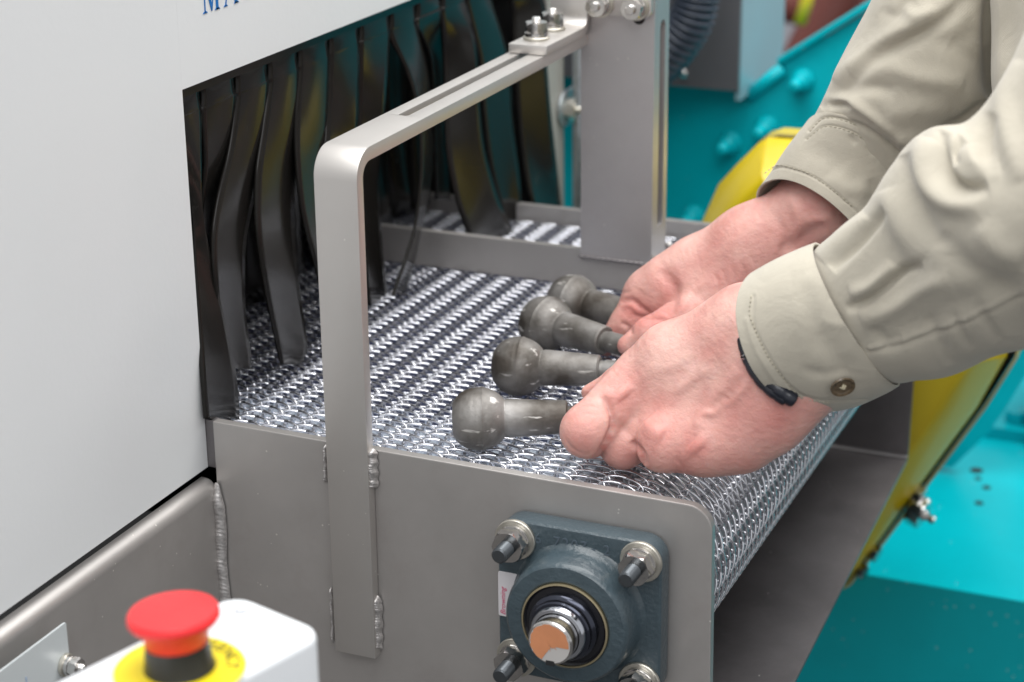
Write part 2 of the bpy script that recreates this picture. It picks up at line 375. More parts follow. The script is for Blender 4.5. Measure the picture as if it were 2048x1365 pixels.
# ================================================================== conveyor frame
BX, BZ = 0.0075, 0.007            # roller and bearing centre
ZT = 0.0745                       # top of side plates
ZB = 0.067                        # top of wire belt
XL, XR = -0.2283, 0.0783
conv = thing('conveyor', 'grey steel conveyor frame with thick side plate, welded to the white machine', 'conveyor', (0, 0.2, -0.2))
pts = [(XL, -0.30), (XR + 0.004, -0.30)]
for k in range(9):
    a = math.radians(90 * k / 8); pts.append((XR - 0.014 + 0.014 * math.cos(a), 0.0738 - 0.014 + 0.014 * math.sin(a)))
pts += [(XL, 0.0768)]
o = mk('side_plate', prism(pts, 1, 0.0, 0.006, 0.0006), plate_m, conv)
o['label'] = 'front side plate carrying the bearing'
mk('end_tab', box(-0.300, XL - 0.0012, 0.0035, 0.009, 0.0455, 0.0757, 0.0005), dark_steel, conv)
o = mk('side_plate', prism([(-0.60, 0.02), (0.050, 0.02), (0.050, 0.0785), (-0.60, 0.0785)], 1, 0.479, 0.485, 0.0006), plate_m, conv)
o['label'] = 'far side plate'
# slider beds under the belt
mk('slider_bed', box(-0.60, -0.012, 0.010, 0.078, 0.050, 0.0575), bed_m, conv)
mk('slider_bed', box(-0.60, -0.012, 0.082, 0.475, 0.044, 0.050), bed2_m, conv)
# drip tray below the belt end
tz = -0.0975
q0, q1 = on(1815, 918, 2, tz), on(1585, 1365, 2, tz)
ex = q1 + (q1 - q0) * 0.9
tpoly = [(-0.20, q0[1]), (q0[0], q0[1]), (ex[0], ex[1]), (-0.20, ex[1])]
mk('tray_floor', prism([(-0.20, q0[1]), (q0[0], q0[1]), (0.094, 0.09), (0.094, 0.008), (-0.20, 0.008)], 2, tz - 0.002, tz, 0), dark_steel, conv)
mk('tray_wall', prism([(-0.20, tz + 0.0001), (q0[0], tz + 0.0001), (q0[0] + 0.0018, 0.045), (-0.20, 0.045)], 1, q0[1], q0[1] + 0.002, 0), dark_steel, conv)
o = mk('tray_bend', tube([(-0.19, q0[1] - 0.0008, tz + 0.0008), (q0[0], q0[1] - 0.0008, tz + 0.0008)], 0.0022, 10), dark_steel, conv, True)

# roller
rol = thing('roller', 'steel end roller and keyed shaft carrying the wire belt, orange paint on the shaft end', 'roller', (BX, 0.2, BZ))
mk('drum', lathe([(0.0001, 0.0), (0.0535, 0.0), (0.0535, 0.455), (0.0001, 0.455)], (BX, 0.012, BZ), (0, 1, 0), 64), drum_m, rol, 'auto')
sh = 0.0128
sp = [(0.0001, 0.0)]
mk('shaft', lathe([(0.0001, 0.0), (sh - 0.001, 0.0), (sh, 0.001), (sh, 0.060)], (BX, -0.0555, BZ), (0, 1, 0), 48), bolt_m, rol, 'auto')
mk('shaft_face', lathe([(0.0001, 0.0), (sh * 0.90, 0.0), (sh * 0.90, 0.0002), (0.0001, 0.0002)], (BX, -0.05568, BZ), (0, 1, 0), 40), bare_m, rol)
# orange paint blotch on the shaft end with a ragged edge, bare where it has worn off
bm = bmesh.new(); rng = random.Random(4); cx_, cz_, yy = BX, BZ, -0.0559
ring = []
for k in range(60):
    a = 2 * math.pi * k / 60; rr = sh * 0.86
    deg = math.degrees(a)
    if 250 < deg < 350: rr = sh * (0.30 + 0.30 * rng.random() - 0.22 * math.sin(math.radians((deg - 250) * 1.8)))          # worn patch lower right
    else: rr = sh * (0.84 + 0.06 * rng.random())
    ring.append(bm.verts.new((cx_ + rr * math.cos(a), yy, cz_ + rr * math.sin(a))))
c0 = bm.verts.new((cx_ - 0.002, yy, cz_ + 0.002))
for k in range(60): bm.faces.new((c0, ring[k], ring[(k + 1) % 60]))
mk('paint_mark', bm, ear_m, rol)
mk('keyway', box(BX - 0.0021, BX + 0.0026, -0.0560, -0.0550, BZ - sh - 0.0002, BZ - sh + 0.0026), black_m, rol)

# flange bearing
fb = thing('flange_bearing', 'square four bolt bearing in dark blue grey paint on the conveyor side plate', 'bearing', (BX, -0.01, BZ))
rr_ = rounded_rect(BX - 0.0478, BX + 0.0478, BZ - 0.0478, BZ + 0.0478, 0.0125, 7)
mk('flange', prism(rr_, 1, -0.0145, -0.0003, 0.0026, 3), cast_m, fb, 'auto')
mk('housing', lathe([(0.0412, 0), (0.0392, 0.0012), (0.0374, 0.0035), (0.0366, 0.0070), (0.0358, 0.0165), (0.0352, 0.0188), (0.0338, 0.0200), (0.0262, 0.0206), (0.0252, 0.0200), (0.0250, 0.012), (0.001, 0.012)], (BX, -0.0135, BZ), (0, -1, 0), 72), cast_m, fb, 'auto')
mk('outer_ring', lathe([(0.0250, 0), (0.0250, 0.0040), (0.0240, 0.0042), (0.0238, 0.0)], (BX, -0.0310, BZ), (0, -1, 0), 72), ring_m, fb, 'auto')
mk('seal', lathe([(0.0238, 0.0034), (0.0225, 0.0026), (0.0190, 0.0030), (0.0172, 0.0010), (0.0165, 0)], (BX, -0.0310, BZ), (0, -1, 0), 72), seal_m, fb, 'auto')
mk('inner_race', lathe([(0.0155, 0.0), (0.0155, 0.0150), (0.0148, 0.0160), (0.0132, 0.0162), (0.0126, 0.010)], (BX, -0.0300, BZ), (0, -1, 0), 72), chrome_m, fb, 'auto')
mk('locking_collar', lathe([(0.0195, 0.0), (0.0195, 0.0070), (0.0186, 0.0082), (0.0178, 0.0086), (0.0176, 0.0110), (0.0168, 0.0118), (0.0154, 0.0119)], (BX, -0.0305, BZ), (0, -1, 0), 72), collar_m, fb, 'auto')
# cast lettering on the flange
for s, u0 in (('6', -0.0235), ('7', -0.0125), ('2', -0.0072), ('0', -0.0020), ('7', 0.0032), ('-', 0.0090), ('2', 0.0165)):
    mk('cast_character', text_bm(s, 0.0085, basis((BX + u0, -0.0147, BZ + 0.0362), (1, 0, 0), (0, 0, 1)), 0.0003), emboss_m, fb)
# sticker
stk = mk('sticker', prism(rounded_rect(BX - 0.0474, BX - 0.0358, BZ - 0.0125, BZ + 0.0150, 0.0012, 3), 1, -0.0150, -0.0146), sticker_m, fb)
mk('lettering', text_bm('Browning', 0.0044, basis((BX - 0.0432, -0.0151, BZ - 0.0032), (0, 0, 1), (-1, 0, 0)), 0.00005, 0.35), pink_m, stk)
mk('lettering', text_bm('VF2S', 0.0026, basis((BX - 0.0374, -0.0151, BZ + 0.0035), (0, 0, 1), (-1, 0, 0)), 0.00005), ink_m, stk)

def threaded(o, d, r, L, bm=None, pitch=0.0012, tip=True):
    prof = [(0.0001, 0.0), (r, 0.0)]; h = 0.0
    while h < L - pitch: prof += [(r, h), (r * 0.90, h + pitch * 0.5)]; h += pitch
    prof += [(r * 0.95, L - 0.0006), (r * 0.78, L), (0.0001, L)]
    return lathe(prof, o, d, 20, bm)
def bolt_set(root, x, z, y, d=(0, -1, 0), rot=0.3, stud_len=0.021, af=0.0168, wr=0.0118, sr=0.0046, sm=stud_m):
    """washer, spring washer, nut and stud standing on a face at y"""
    D = Vector(d); o = Vector((x, y, z)) if not isinstance(x, Vector) else x
    mk('washer', lathe([(sr, 0), (wr, 0), (wr, 0.0016), (wr - 0.0004, 0.0020), (sr, 0.0020)], o + D * 0.0002, d, 40), washer_m, root, 'auto')
    mk('spring_washer', lathe([(sr, 0), (af * 0.56, 0), (af * 0.57, 0.0012), (af * 0.56, 0.0023), (sr, 0.0023)], o + D * 0.0022, d, 36), bolt_m, root, 'auto')
    mk('nut', hexnut(o + D * 0.0046, d, af, af * 0.50, rot=rot), bolt_m, root, 'auto')
    mk('stud', threaded(o + D * 0.0040, d, sr, stud_len), sm, root, 'auto')
locs = [((-1, 1), 'flange nut on its stud, upper left corner of the square bearing', 0.020),
        ((1, 1), 'flange nut on its stud, upper right corner of the square bearing', 0.021),
        ((-1, -1), 'flange nut on its stud, lower left corner of the square bearing', 0.021),
        ((1, -1), 'flange bolt at the lower right corner of the square bearing, cut by the picture edge', 0.016)]
for (sx, sz), lab, L in locs:
    x, z = BX + sx * 0.0365, BZ + sz * 0.0365
    t = thing('stud_and_nut', lab, 'bolt', (x, -0.0145, z), 'studs and nuts holding the bearing')
    bolt_set(t, x, z, -0.0145, rot=0.35 + 0.4 * sx + 0.2 * sz, stud_len=L)

# ================================================================== wire belt
belt = thing('wire_belt', 'woven wire mesh belt of interlocked bright spirals running round the end roller', 'conveyor belt', (-0.2, 0.24, 0.06))
PX, PY, RC = 0.00990, 0.0085, 0.0575        # spiral pitch, turn pitch, centre radius
zc = BZ + RC
Y0, Y1 = 0.0085, 0.4770
NT = int((Y1 - Y0) / PY)
def spiral_mesh(hand):
    # flattened coil: stadium section in x-z, advancing along y
    n = 18; path = []
    for t in range(NT * n):
        fl_, rd_ = 0.0044, 0.0023; per_ = 4 * fl_ + 2 * math.pi * rd_; q = (t % n) / n * per_
        if q < 2 * fl_: x, z = fl_ - q, rd_ + 0.0005 * (1 - (q / fl_ - 1) ** 2)
        elif q < 2 * fl_ + math.pi * rd_: a = (q - 2 * fl_) / rd_; x, z = -fl_ - rd_ * math.sin(a), rd_ * math.cos(a)
        elif q < 4 * fl_ + math.pi * rd_: x, z = -fl_ + (q - 2 * fl_ - math.pi * rd_), -rd_
        else: a = (q - 4 * fl_ - math.pi * rd_) / rd_; x, z = fl_ + rd_ * math.sin(a), -rd_ * math.cos(a)
        path.append((x, Y0 + PY * t / n, z))
    if hand < 0: path = [(-x, y, z) for x, y, z in path]
    me = frombm(tube(path, 0.00084, 8)); me.materials.append(wire_m)
    me.polygons.foreach_set('use_smooth', [True] * len(me.polygons)); me.name = 'spiral_wire'; return me
SPm = [spiral_mesh(1), spiral_mesh(-1)]
rodm = frombm(tube([(0.00025 * math.sin(k * 1.57), Y0 - 0.001 + k * (Y1 - Y0 + 0.002) / 110, 0.0003 * math.cos(k * 1.57)) for k in range(111)], 0.00080, 6))
rodm.materials.append(rod_m); rodm.polygons.foreach_set('use_smooth', [True] * len(rodm.polygons)); rodm.name = 'cross_rod'
def belt_pos(s):   # s = 0 at the roller crest; negative along the flat
    if s <= 0: return (BX + s, zc, 0.0)
    a = s / RC
    if a <= math.pi: return (BX + RC * math.sin(a), BZ + RC * math.cos(a), a)
    return (BX - (s - math.pi * RC), BZ - RC, math.pi)
s = -0.62; k = 0
while s < math.pi * RC + 0.05:
    for nm, me, ss in (('spiral_wire', SPm[k % 2], s), ('cross_rod', rodm, s + PX / 2)):
        x, z, a = belt_pos(ss); o = bpy.data.objects.new(nm, me); S.collection.objects.link(o)
        o.parent = belt; o.location = Vector((x, 0, z)) - belt.location; o.rotation_euler = (0, a, 0)
        if nm == 'spiral_wire' and k % 4 in (1, 2): o.location.y += 0.0002
    s += PX; k += 1

# ================================================================== divider rail, post, bracket, handle bar
YD = 0.338
div = thing('divider_rail', 'low grey steel divider bar standing on edge across the wire belt behind the ball studs', 'divider', (-0.1, YD, 0.08))
mk('rail', box(-0.292, 0.10, YD, YD + 0.0065, 0.0675, 0.0945, 0.0006), plate_m, div)
post = thing('upright_post', 'grey steel upright post with slotted side flange, welded onto the divider bar', 'post', (-0.1, YD, 0.09))
mk('front_flange', box(-0.1275, -0.0745, YD - 0.0040, YD + 0.0005 - 0.0008, 0.0905, 0.300, 0.0005), post_m, post)
# side flange with long slot, normal X
YF0, YF1 = YD + 0.0000, YD + 0.0260
zs0, zs1 = 0.115, 0.2545
sp_ = []
bmf = bmesh.new()
box(-0.0780, -0.0745, YF0, YF0 + 0.0075, 0.0915, 0.300, 0, bm=bmf); box(-0.0780, -0.0745, YF1 - 0.0075, YF1, 0.0915, 0.300, 0, bm=bmf)
box(-0.0780, -0.0745, YF0 + 0.0075, YF1 - 0.0075, 0.0915, zs0, 0, bm=bmf)
arc = [(YF0 + 0.0075, 0.300), (YF0 + 0.0075, zs1)]
for k in range(9):
    a = math.pi - math.pi * k / 8; arc.append(((YF0 + YF1) / 2 + 0.0055 * math.cos(a), zs1 + 0.0055 * math.sin(a)))
arc += [(YF1 - 0.0075, 0.300)]
prism(arc, 0, -0.0780, -0.0745, bm=bmf)
bmesh.ops.remove_doubles(bmf, verts=bmf.verts, dist=1e-5)
mk('side_flange', bmf, post_m, post)
mk('back_flange', box(-0.1275, -0.0785, YF1 - 0.0036, YF1 - 0.0001, 0.0965, 0.300, 0.0004), post_m, post)
mk('weld_bead', tube([(-0.1283 + k * 0.0011, YD - 0.0046, 0.0908 + 0.0004 * math.sin(k * 1.7)) for k in range(50)], 0.0011, 8), dark_steel, post, True)
mk('weld_tack', lathe([(0, 0), (0.0022, 0.0008), (0.0026, 0.002), (0.0016, 0.0038), (0, 0.0045)], (-0.0735, YD + 0.030, 0.0935), (0, 0, 1), 12), weld_m, post, True)

HX0, HX1 = -0.1490, -0.1226
AZ = 0.2505; TH = 0.0078; RO = 0.0165
bar = thing('guide_handle', 'satin steel flat bar bent into a tall arch, welded to the side plate', 'guide bar', (-0.14, 0, 0.1))
# section in (y, z): vertical leg then arm
def bar_profile():
    out = [(-TH, -0.0545)]
    for k in range(13):
        a = math.pi - (math.pi / 2) * k / 12; out.append((-TH + RO + RO * math.cos(a), AZ - RO + RO * math.sin(a)))
    return out
ri = RO - TH
inner = [(-0.0004, -0.0545)]
for k in range(13):
    a = math.pi - (math.pi / 2) * k / 12; inner.append((-0.0004 + ri + ri * math.cos(a), AZ - TH - ri + ri * math.sin(a)))
outer = bar_profile()
YS0, YS1, YE = 0.0775, 0.322, 0.3345          # slot range and arm end
solid = outer + [(YS0, AZ)] + [(YS0, AZ - TH)] + inner[::-1]
bmb = prism(solid, 0, HX0, HX1)
bmesh.ops.delete(bmb, geom=[], context='FACES')
sx0, sx1 = -0.1401, -0.1340
# slotted arm as two rails plus rounded slot start
def slab(poly, bm): return prism(poly, 2, AZ - TH, AZ, bm=bm)
n_ = 10; half = (sx1 - sx0) / 2; mx_ = (sx0 + sx1) / 2
arcL = [(mx_ - half * math.sin(math.pi / 2 * k / n_), YS0 + half - half * math.cos(math.pi / 2 * k / n_)) for k in range(n_ + 1)]
arcR = [(mx_ + half * math.sin(math.pi / 2 * k / n_), YS0 + half - half * math.cos(math.pi / 2 * k / n_)) for k in range(n_ + 1)]
slab([(mx_, YS0), *[], *arcL[1:], (sx0, YE), (HX0, YE), (HX0, YS0)], bmb)
slab([(HX1, YS0), (HX1, YE), (sx1, YE), *arcR[::-1]], bmb)
bmesh.ops.remove_doubles(bmb, verts=bmb.verts, dist=2e-6)
inner_f = [f for f in bmb.faces if abs(f.calc_center_median().y - YS0) < 1e-5]
bmesh.ops.delete(bmb, geom=inner_f, context='FACES')
bmesh.ops.remove_doubles(bmb, verts=bmb.verts, dist=2e-6)
bmesh.ops.recalc_face_normals(bmb, faces=bmb.faces)
bevel(bmb, 0.0006, 2, 40)
mk('flat_bar', bmb, bar_m, bar, 'auto')
def bead(p0, p1, n, w, d, seed, bmx=None):
    """weld bead of overlapping ripples, hugging the line p0-p1 on a face looking -Y"""
    rng = random.Random(seed); p0, p1 = Vector(p0), Vector(p1); L = (p1 - p0).length; nn = n * 5; ax = (p1 - p0).normalized()
    V = []
    for i in range(nn + 1):
        t = i / nn; rip = ((i + 1.6 * math.sin(i * 0.37 + seed)) % 5) / 5.0; prof = 0.90 + 0.12 * (1 - rip) + 0.10 * math.sin(i * 0.23 + seed * 2) + 0.05 * rng.random(); end = min(1, min(t, 1 - t) * 14 + 0.25)
        c = p0.lerp(p1, t) + Vector((math.sin(t * 23 + seed) * w * 0.16 + (rng.random() - 0.5) * w * 0.08, 0, 0))
        row = []
        for k in range(9):
            a = math.pi * k / 8; lift = (1 + 0.06 * math.sin(i * 2.1 + k)) * prof * end
            row.append(c + Vector((-math.cos(a) * w * (0.9 + 0.12 * prof) * end ** 0.5, -math.sin(a) * d * lift, 0)) - ax * (math.sin(a) * L / n * 0.9))
        V.append(row)
    return grid_mesh(np.array([[list(v) for v in r] for r in V]), nn + 1, 9)
for (a, b), w, d, n, sd in [(((750 - 3, 902), (751 - 2, 978)), 0.0026, 0.0058, 10, 1), (((652, 895), (653, 968)), 0.0014, 0.0030, 10, 2),
                      (((757, 1197), (758, 1300)), 0.0026, 0.0052, 13, 3), (((664, 1182), (668, 1290)), 0.0013, 0.0026, 12, 4)]:
    A = on(*a, 1, -0.0008); B_ = on(*b, 1, -0.0008)
    link('weld_bead', bead(A, B_, n, w, d, sd), weld_m, bar, True)
A = on(436, 975, 1, -0.001); B_ = on(449, 1206, 1, -0.001)
link('weld_bead', bead(A, (B_[0], B_[1], -0.16), 52, 0.0036, 0.0040, 5), weld_m, conv, True)

brk = thing('angle_bracket', 'bent steel bracket joining the slotted arm to the upright post', 'bracket', (-0.13, 0.32, 0.26))
bt = 0.0062; zt = AZ + 0.0003 + bt; RB = 0.013; yb = YD - 0.0043       # tab top, bend radius, back of vertical leaf
# tab with bend: section in (y,z), x from -.1548 to -.1285
sec = [(0.2555, zt - bt), (0.2555, zt)]
for k in range(9):
    a = -math.pi / 2 + (math.pi / 2) * k / 8; sec.append((yb - bt - (RB - bt) + (RB - bt) * math.cos(a), zt + (RB - bt) + (RB - bt) * math.sin(a)))
sec += [(yb - bt, 0.300), (yb, 0.300)]
for k in range(9):
    a = 0 - (math.pi / 2) * k / 8; sec.append((yb - RB + RB * math.cos(a), zt - bt + RB + RB * math.sin(a)))
mk('bent_tab', prism(sec, 0, -0.1475, -0.1205, 0.0008), bar_m, brk, 'auto')
lf = [(-0.1203, 0.300), (-0.1203, zt + 0.0078)]
for k in range(7):
    a = -math.pi / 2 + math.pi / 2 * k / 6; lf.append((-0.0800 + 0.005 * math.cos(a), zt + 0.0078 + 0.005 + 0.005 * math.sin(a) - 0.001 * 0))
lf += [(-0.0750, 0.300)]
mk('leaf', prism(lf, 1, yb - bt, yb - 0.0003, 0.0005), bar_m, brk, 'auto')
for (px_, py_), lab in (((1073, 79), 'hex nut and bolt end nearer the handle, upright on the bracket tab'), ((1105, 60), 'hex nut and bolt end nearer the post, upright on the bracket tab')):
    p = on(px_, py_, 2, zt); t = thing('bolt', lab, 'bolt', tuple(p), 'bolts standing on the bracket tab')
    bolt_set(t, Vector(p), 0, 0, d=(0, 0, 1), rot=0.5, stud_len=0.0108, af=0.0138, wr=0.0088, sr=0.0031, sm=bolt_m)
for (px_, py_), lab in (((1202, 8), 'left hex nut on the bracket leaf, at the head of the post'), ((1273, 14), 'right hex nut on the bracket leaf, at the head of the post')):
    p = on(px_, py_, 1, yb - bt); t = thing('bolt', lab, 'bolt', tuple(p), 'bolts through the post head')
    bolt_set(t, Vector(p), 0, 0, d=(0, -1, 0), rot=0.25, stud_len=0.0095, af=0.0135, wr=0.0092, sr=0.0035, sm=bolt_m)
p = on(1278, 37, 1, YD - 0.0042)
mk('bolt_hole', lathe([(0.0001, 0), (0.0042, 0), (0.0042, 0.0006), (0.0001, 0.0006)], p, (0, -1, 0), 24), black_m, post)

# ================================================================== white machine
XF = -0.2355
mach = thing('white_machine', 'large white powder coated machine with a curtained opening where the belt enters', 'machine', (XF - 0.2, 0.2, 0.2))
OY0, OY1, OZ1 = 0.0030, 0.5360, 0.2735
t_ = 0.003
mk('front_panel', box(XF - t_, XF, -0.75, OY0, 0.0455, 0.62, 0.0005), white_m, mach)
o = mk('front_panel', box(XF - t_, XF, OY0 + 0.00005, OY1, OZ1, 0.62, 0.0005), white_m, mach); o['label'] = 'panel above the opening'
mk('panel_return', box(XF - 0.025, XF - t_ - 0.0002, OY0 - 0.0030, OY0 - 0.0002, 0.05, OZ1 + 0.02), white_m, mach)
mk('panel_return', box(XF - 0.025, XF - t_ - 0.0002, OY0, OY1, OZ1 + 0.0005, OZ1 + 0.003), white_m, mach)
mk('door_jamb', box(XF - t_, XF, OY1 + 0.0002, 0.5715, 0.02, 0.62, 0.0005), jamb_m, mach)
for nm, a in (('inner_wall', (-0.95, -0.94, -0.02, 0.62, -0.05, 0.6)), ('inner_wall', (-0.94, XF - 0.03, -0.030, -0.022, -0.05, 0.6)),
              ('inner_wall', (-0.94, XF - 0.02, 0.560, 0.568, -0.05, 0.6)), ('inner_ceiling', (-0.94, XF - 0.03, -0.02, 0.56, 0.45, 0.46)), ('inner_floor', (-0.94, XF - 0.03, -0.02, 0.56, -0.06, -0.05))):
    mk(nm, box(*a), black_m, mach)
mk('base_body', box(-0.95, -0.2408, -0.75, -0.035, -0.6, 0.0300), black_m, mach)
# blue serif lettering, cut by the picture edge
def letter(strokes, y0, z0, k):
    bm = bmesh.new()
    for poly in strokes: prism([(y0 + u * k, z0 + v * k) for u, v in poly], 0, XF + 0.0001, XF + 0.0004, bm=bm)
    return bm
serif = lambda x0, x1: [(x0, 0), (x1, 0), (x1 - 0.12, 0.09), (x0 + 0.12, 0.09)]
Mst = [serif(0, 0.46), [(0.19, 0), (0.27, 0), (0.27, 1.9), (0.19, 1.9)], [(0.20, 1.9), (0.48, 1.9), (0.92, 0.28), (0.86, 0.02), (0.82, 0.02)],
       [(0.84, 0.02), (0.90, 0.02), (1.36, 1.9), (1.28, 1.9)], [(1.28, 0), (1.50, 0), (1.50, 1.9), (1.28, 1.9)], serif(1.14, 1.66)]
Ast = [serif(0, 0.40), [(0.14, 0), (0.22, 0), (0.78, 1.95), (0.70, 1.95)], [(1.12, 0), (1.38, 0), (0.84, 1.95), (0.64, 1.95)], serif(1.00, 1.52), [(0.32, 0.62), (1.10, 0.62), (1.08, 0.74), (0.34, 0.74)]]
Gst = [[(0.55 + math.cos(math.radians(a)) * r1, 0.95 + 0.98 * math.sin(math.radians(a)) * 1.0 * (r1 / 0.62)) for a in range(40, 330, 10)] [::1] + [(0.55 + math.cos(math.radians(a)) * 0.42, 0.95 + 0.84 * math.sin(math.radians(a))) for a in range(320, 30, -10)] for r1 in (0.62,)]
Kl = 0.0112
mk('letter_m', letter(Mst, 0.0290, 0.3110, Kl), blue_m, mach)
mk('letter_a', letter(Ast, 0.0515, 0.3110, Kl), blue_m, mach)
mk('letter_g', letter(Gst, 0.0735, 0.3115, Kl), blue_m, mach)

# support rail below the white panel
rail = thing('support_rail', 'grey steel channel with rounded top edge under the white machine panel', 'rail', (-0.24, -0.3, 0))
prof = [(-0.2405, -0.35), (XL - 0.0004, -0.35)]
xr, zr, rr0 = XL - 0.0004, 0.0398, 0.0075
for k in range(11):
    a = math.pi / 2 * k / 10; prof.append((xr - rr0 + rr0 * math.cos(a), zr - rr0 + rr0 * math.sin(a)))
prof += [(-0.2385, zr), (-0.2405, zr - 0.002)]
mk('channel', prism(prof, 1, -0.9, -0.0004, 0), plate_m, rail, 'auto')

sg = thing('sign_plate', 'thin pale metal sign plate with faded blue printing on the grey rail', 'sign', (-0.214, -0.2, 0.02))
XS = -0.2165
c = [on(*p, 0, XS) for p in ((132, 1245), (145, 1347), (120, 1372), (0, 1341))]
Yr = c[0][1]; Zt_ = c[0][2]; Zb_ = Zt_ - 0.040
poly = [(Yr - 0.22, Zb_), (Yr - 0.008, Zb_), (Yr, Zb_ + 0.008), (Yr, Zt_ - 0.0006), (Yr - 0.0006, Zt_), (Yr - 0.22, Zt_)]
mk('plate', prism(poly, 0, XS - 0.0012, XS, 0), sign_m, sg)
rng = random.Random(3)          # two rows of faint printed characters, too worn and blurred to read
for zr_, y_end, groups in ((Zt_ - 0.0190, Yr - 0.036, (4, 4)), (Zt_ - 0.0320, Yr - 0.048, (4, 3))):
    bm = bmesh.new(); yq = y_end
    for gcount in groups:
        for _ in range(gcount):
            hh = 0.0062
            box(XS + 0.0001, XS + 0.0003, yq - 0.0010, yq, zr_, zr_ + hh, bm=bm)
            zz = zr_ + rng.choice((0.0, 0.0026, 0.0052))
            box(XS + 0.00012, XS + 0.00032, yq - 0.0038, yq - 0.0010, zz, zz + 0.0010, bm=bm)
            if rng.random() < 0.5: box(XS + 0.0001, XS + 0.0003, yq - 0.0046, yq - 0.0038, zr_, zr_ + hh * 0.8, bm=bm)
            yq -= 0.0066
        yq -= 0.0060
    mk('lettering', bm, pale_blue_m, sg)
p = Vector((XS, Yr - 0.0045, Zt_ - 0.0225))
t = thing('bolt', 'small nut and screw end sticking out beside the sign plate corner', 'bolt', tuple(p))
bolt_set(t, p, 0, 0, d=(1, 0, 0), rot=0.2, stud_len=0.0085, af=0.0095, wr=0.0062, sr=0.0026, sm=bolt_m)

# galvanised conduit beside the jamb
cd = thing('conduit', 'galvanised vertical conduit clamped beside the machine opening', 'pipe', (XF + 0.02, 0.60, 0.2))
pc = on(1160, 250, 0, XF + 0.012)
mk('pipe', tube([(pc[0], pc[1], -0.3), (pc[0], pc[1], 0.62)], 0.0062, 20), galv_m, cd, True)
pb = on(1140, 212, 0, XF + 0.002)
bp = [(pb[1] - 0.0165 * 0.6, pb[2] - 0.012), ]
ring = []
for k in range(24):
    a = math.radians(90 + 180 * k / 23); ring.append((pb[1] - 0.010 + 0.0150 * math.cos(a), pb[2] + 0.0150 * math.sin(a)))
ring += [(pc[1] + 0.012, pb[2] - 0.0150), (pc[1] + 0.012, pb[2] + 0.0150)]
mk('clamp_plate', prism(ring, 0, XF + 0.0004, XF + 0.0032, 0.0008), galv_m, cd, 'auto')
mk('clamp_nut', hexnut(Vector((XF + 0.0033, pb[1] - 0.008, pb[2] - 0.001)), (1, 0, 0), 0.0165, 0.0080, rot=0.3), washer_m, cd, 'auto')
mk('clamp_stud', threaded(Vector((XF + 0.0100, pb[1] - 0.008, pb[2] - 0.001)), (1, 0, 0), 0.0036, 0.010), washer_m, cd, 'auto')

# ================================================================== rubber curtain
cur = thing('rubber_curtain', 'black rubber strip curtain hanging in the machine opening over the belt', 'curtain', (XF - 0.01, 0.25, 0.28))
XC = XF - 0.008
KH = [0.0325, 0.0706, 0.1091, 0.1466, 0.1870, 0.2290, 0.2740, 0.3150, 0.3560, 0.4000, 0.4420, 0.4860]     # slit positions
mk('curtain_band', box(XC - 0.0015, XC + 0.0015, OY0 - 0.0005, OY1, 0.2662, 0.33, 0), rubber_m, cur)
def drop_top(L, R):
    # the two top rows hang from the band, with a keyhole notch between neighbours
    zt0 = 0.2672
    keep = [i for i in range(len(L)) if max(L[i][2], R[i][2]) < 0.240]
    tl, tr = np.array([XC, TOPY[0], 0]), np.array([XC, TOPY[1], 0])
    def row(z, gap):
        a, b_ = tl.copy(), tr.copy(); a[1] += gap; b_[1] -= gap; a[2] = b_[2] = z; a[0] = b_[0] = XC; return a, b_
    rows_ = [row(zt0, 0.0016), row(0.2640, 0.0021), row(0.2600, 0.0016), row(0.2565, 0.0007), row(0.2510, 0.0004)]
    return [r_[0] for r_ in rows_] + [L[i] for i in keep], [r_[1] for r_ in rows_] + [R[i] for i in keep]
def strip(rows, top_px=None):
    """rows of (py, left px, right px, X left, X right)"""
    global TOPY
    TOPY = top_px; L = []; R = []
    for py, xl, xr_, Xl, Xr in rows:
        L.append(on(xl, py, 0, XC + Xl)); R.append(on(xr_, py, 0, XC + Xr))
    L, R = drop_top(L, R)
    L = catmull(L, 10); R = catmull(R, 10); n = len(L); m = 9
    V = np.zeros((n, m, 3))
    for j in range(m):
        t = j / (m - 1); V[:, j] = L * (1 - t) + R * t
        V[:, j, 0] += 0.0012 * math.sin(math.pi * t) * np.sin(np.linspace(0, 5, n))
    me = grid_mesh(V, n, m); o = link('curtain_strip', me, rubber_m, cur, True)
    md = o.modifiers.new('t', 'SOLIDIFY'); md.thickness = 0.0022; md.offset = 0
    return o
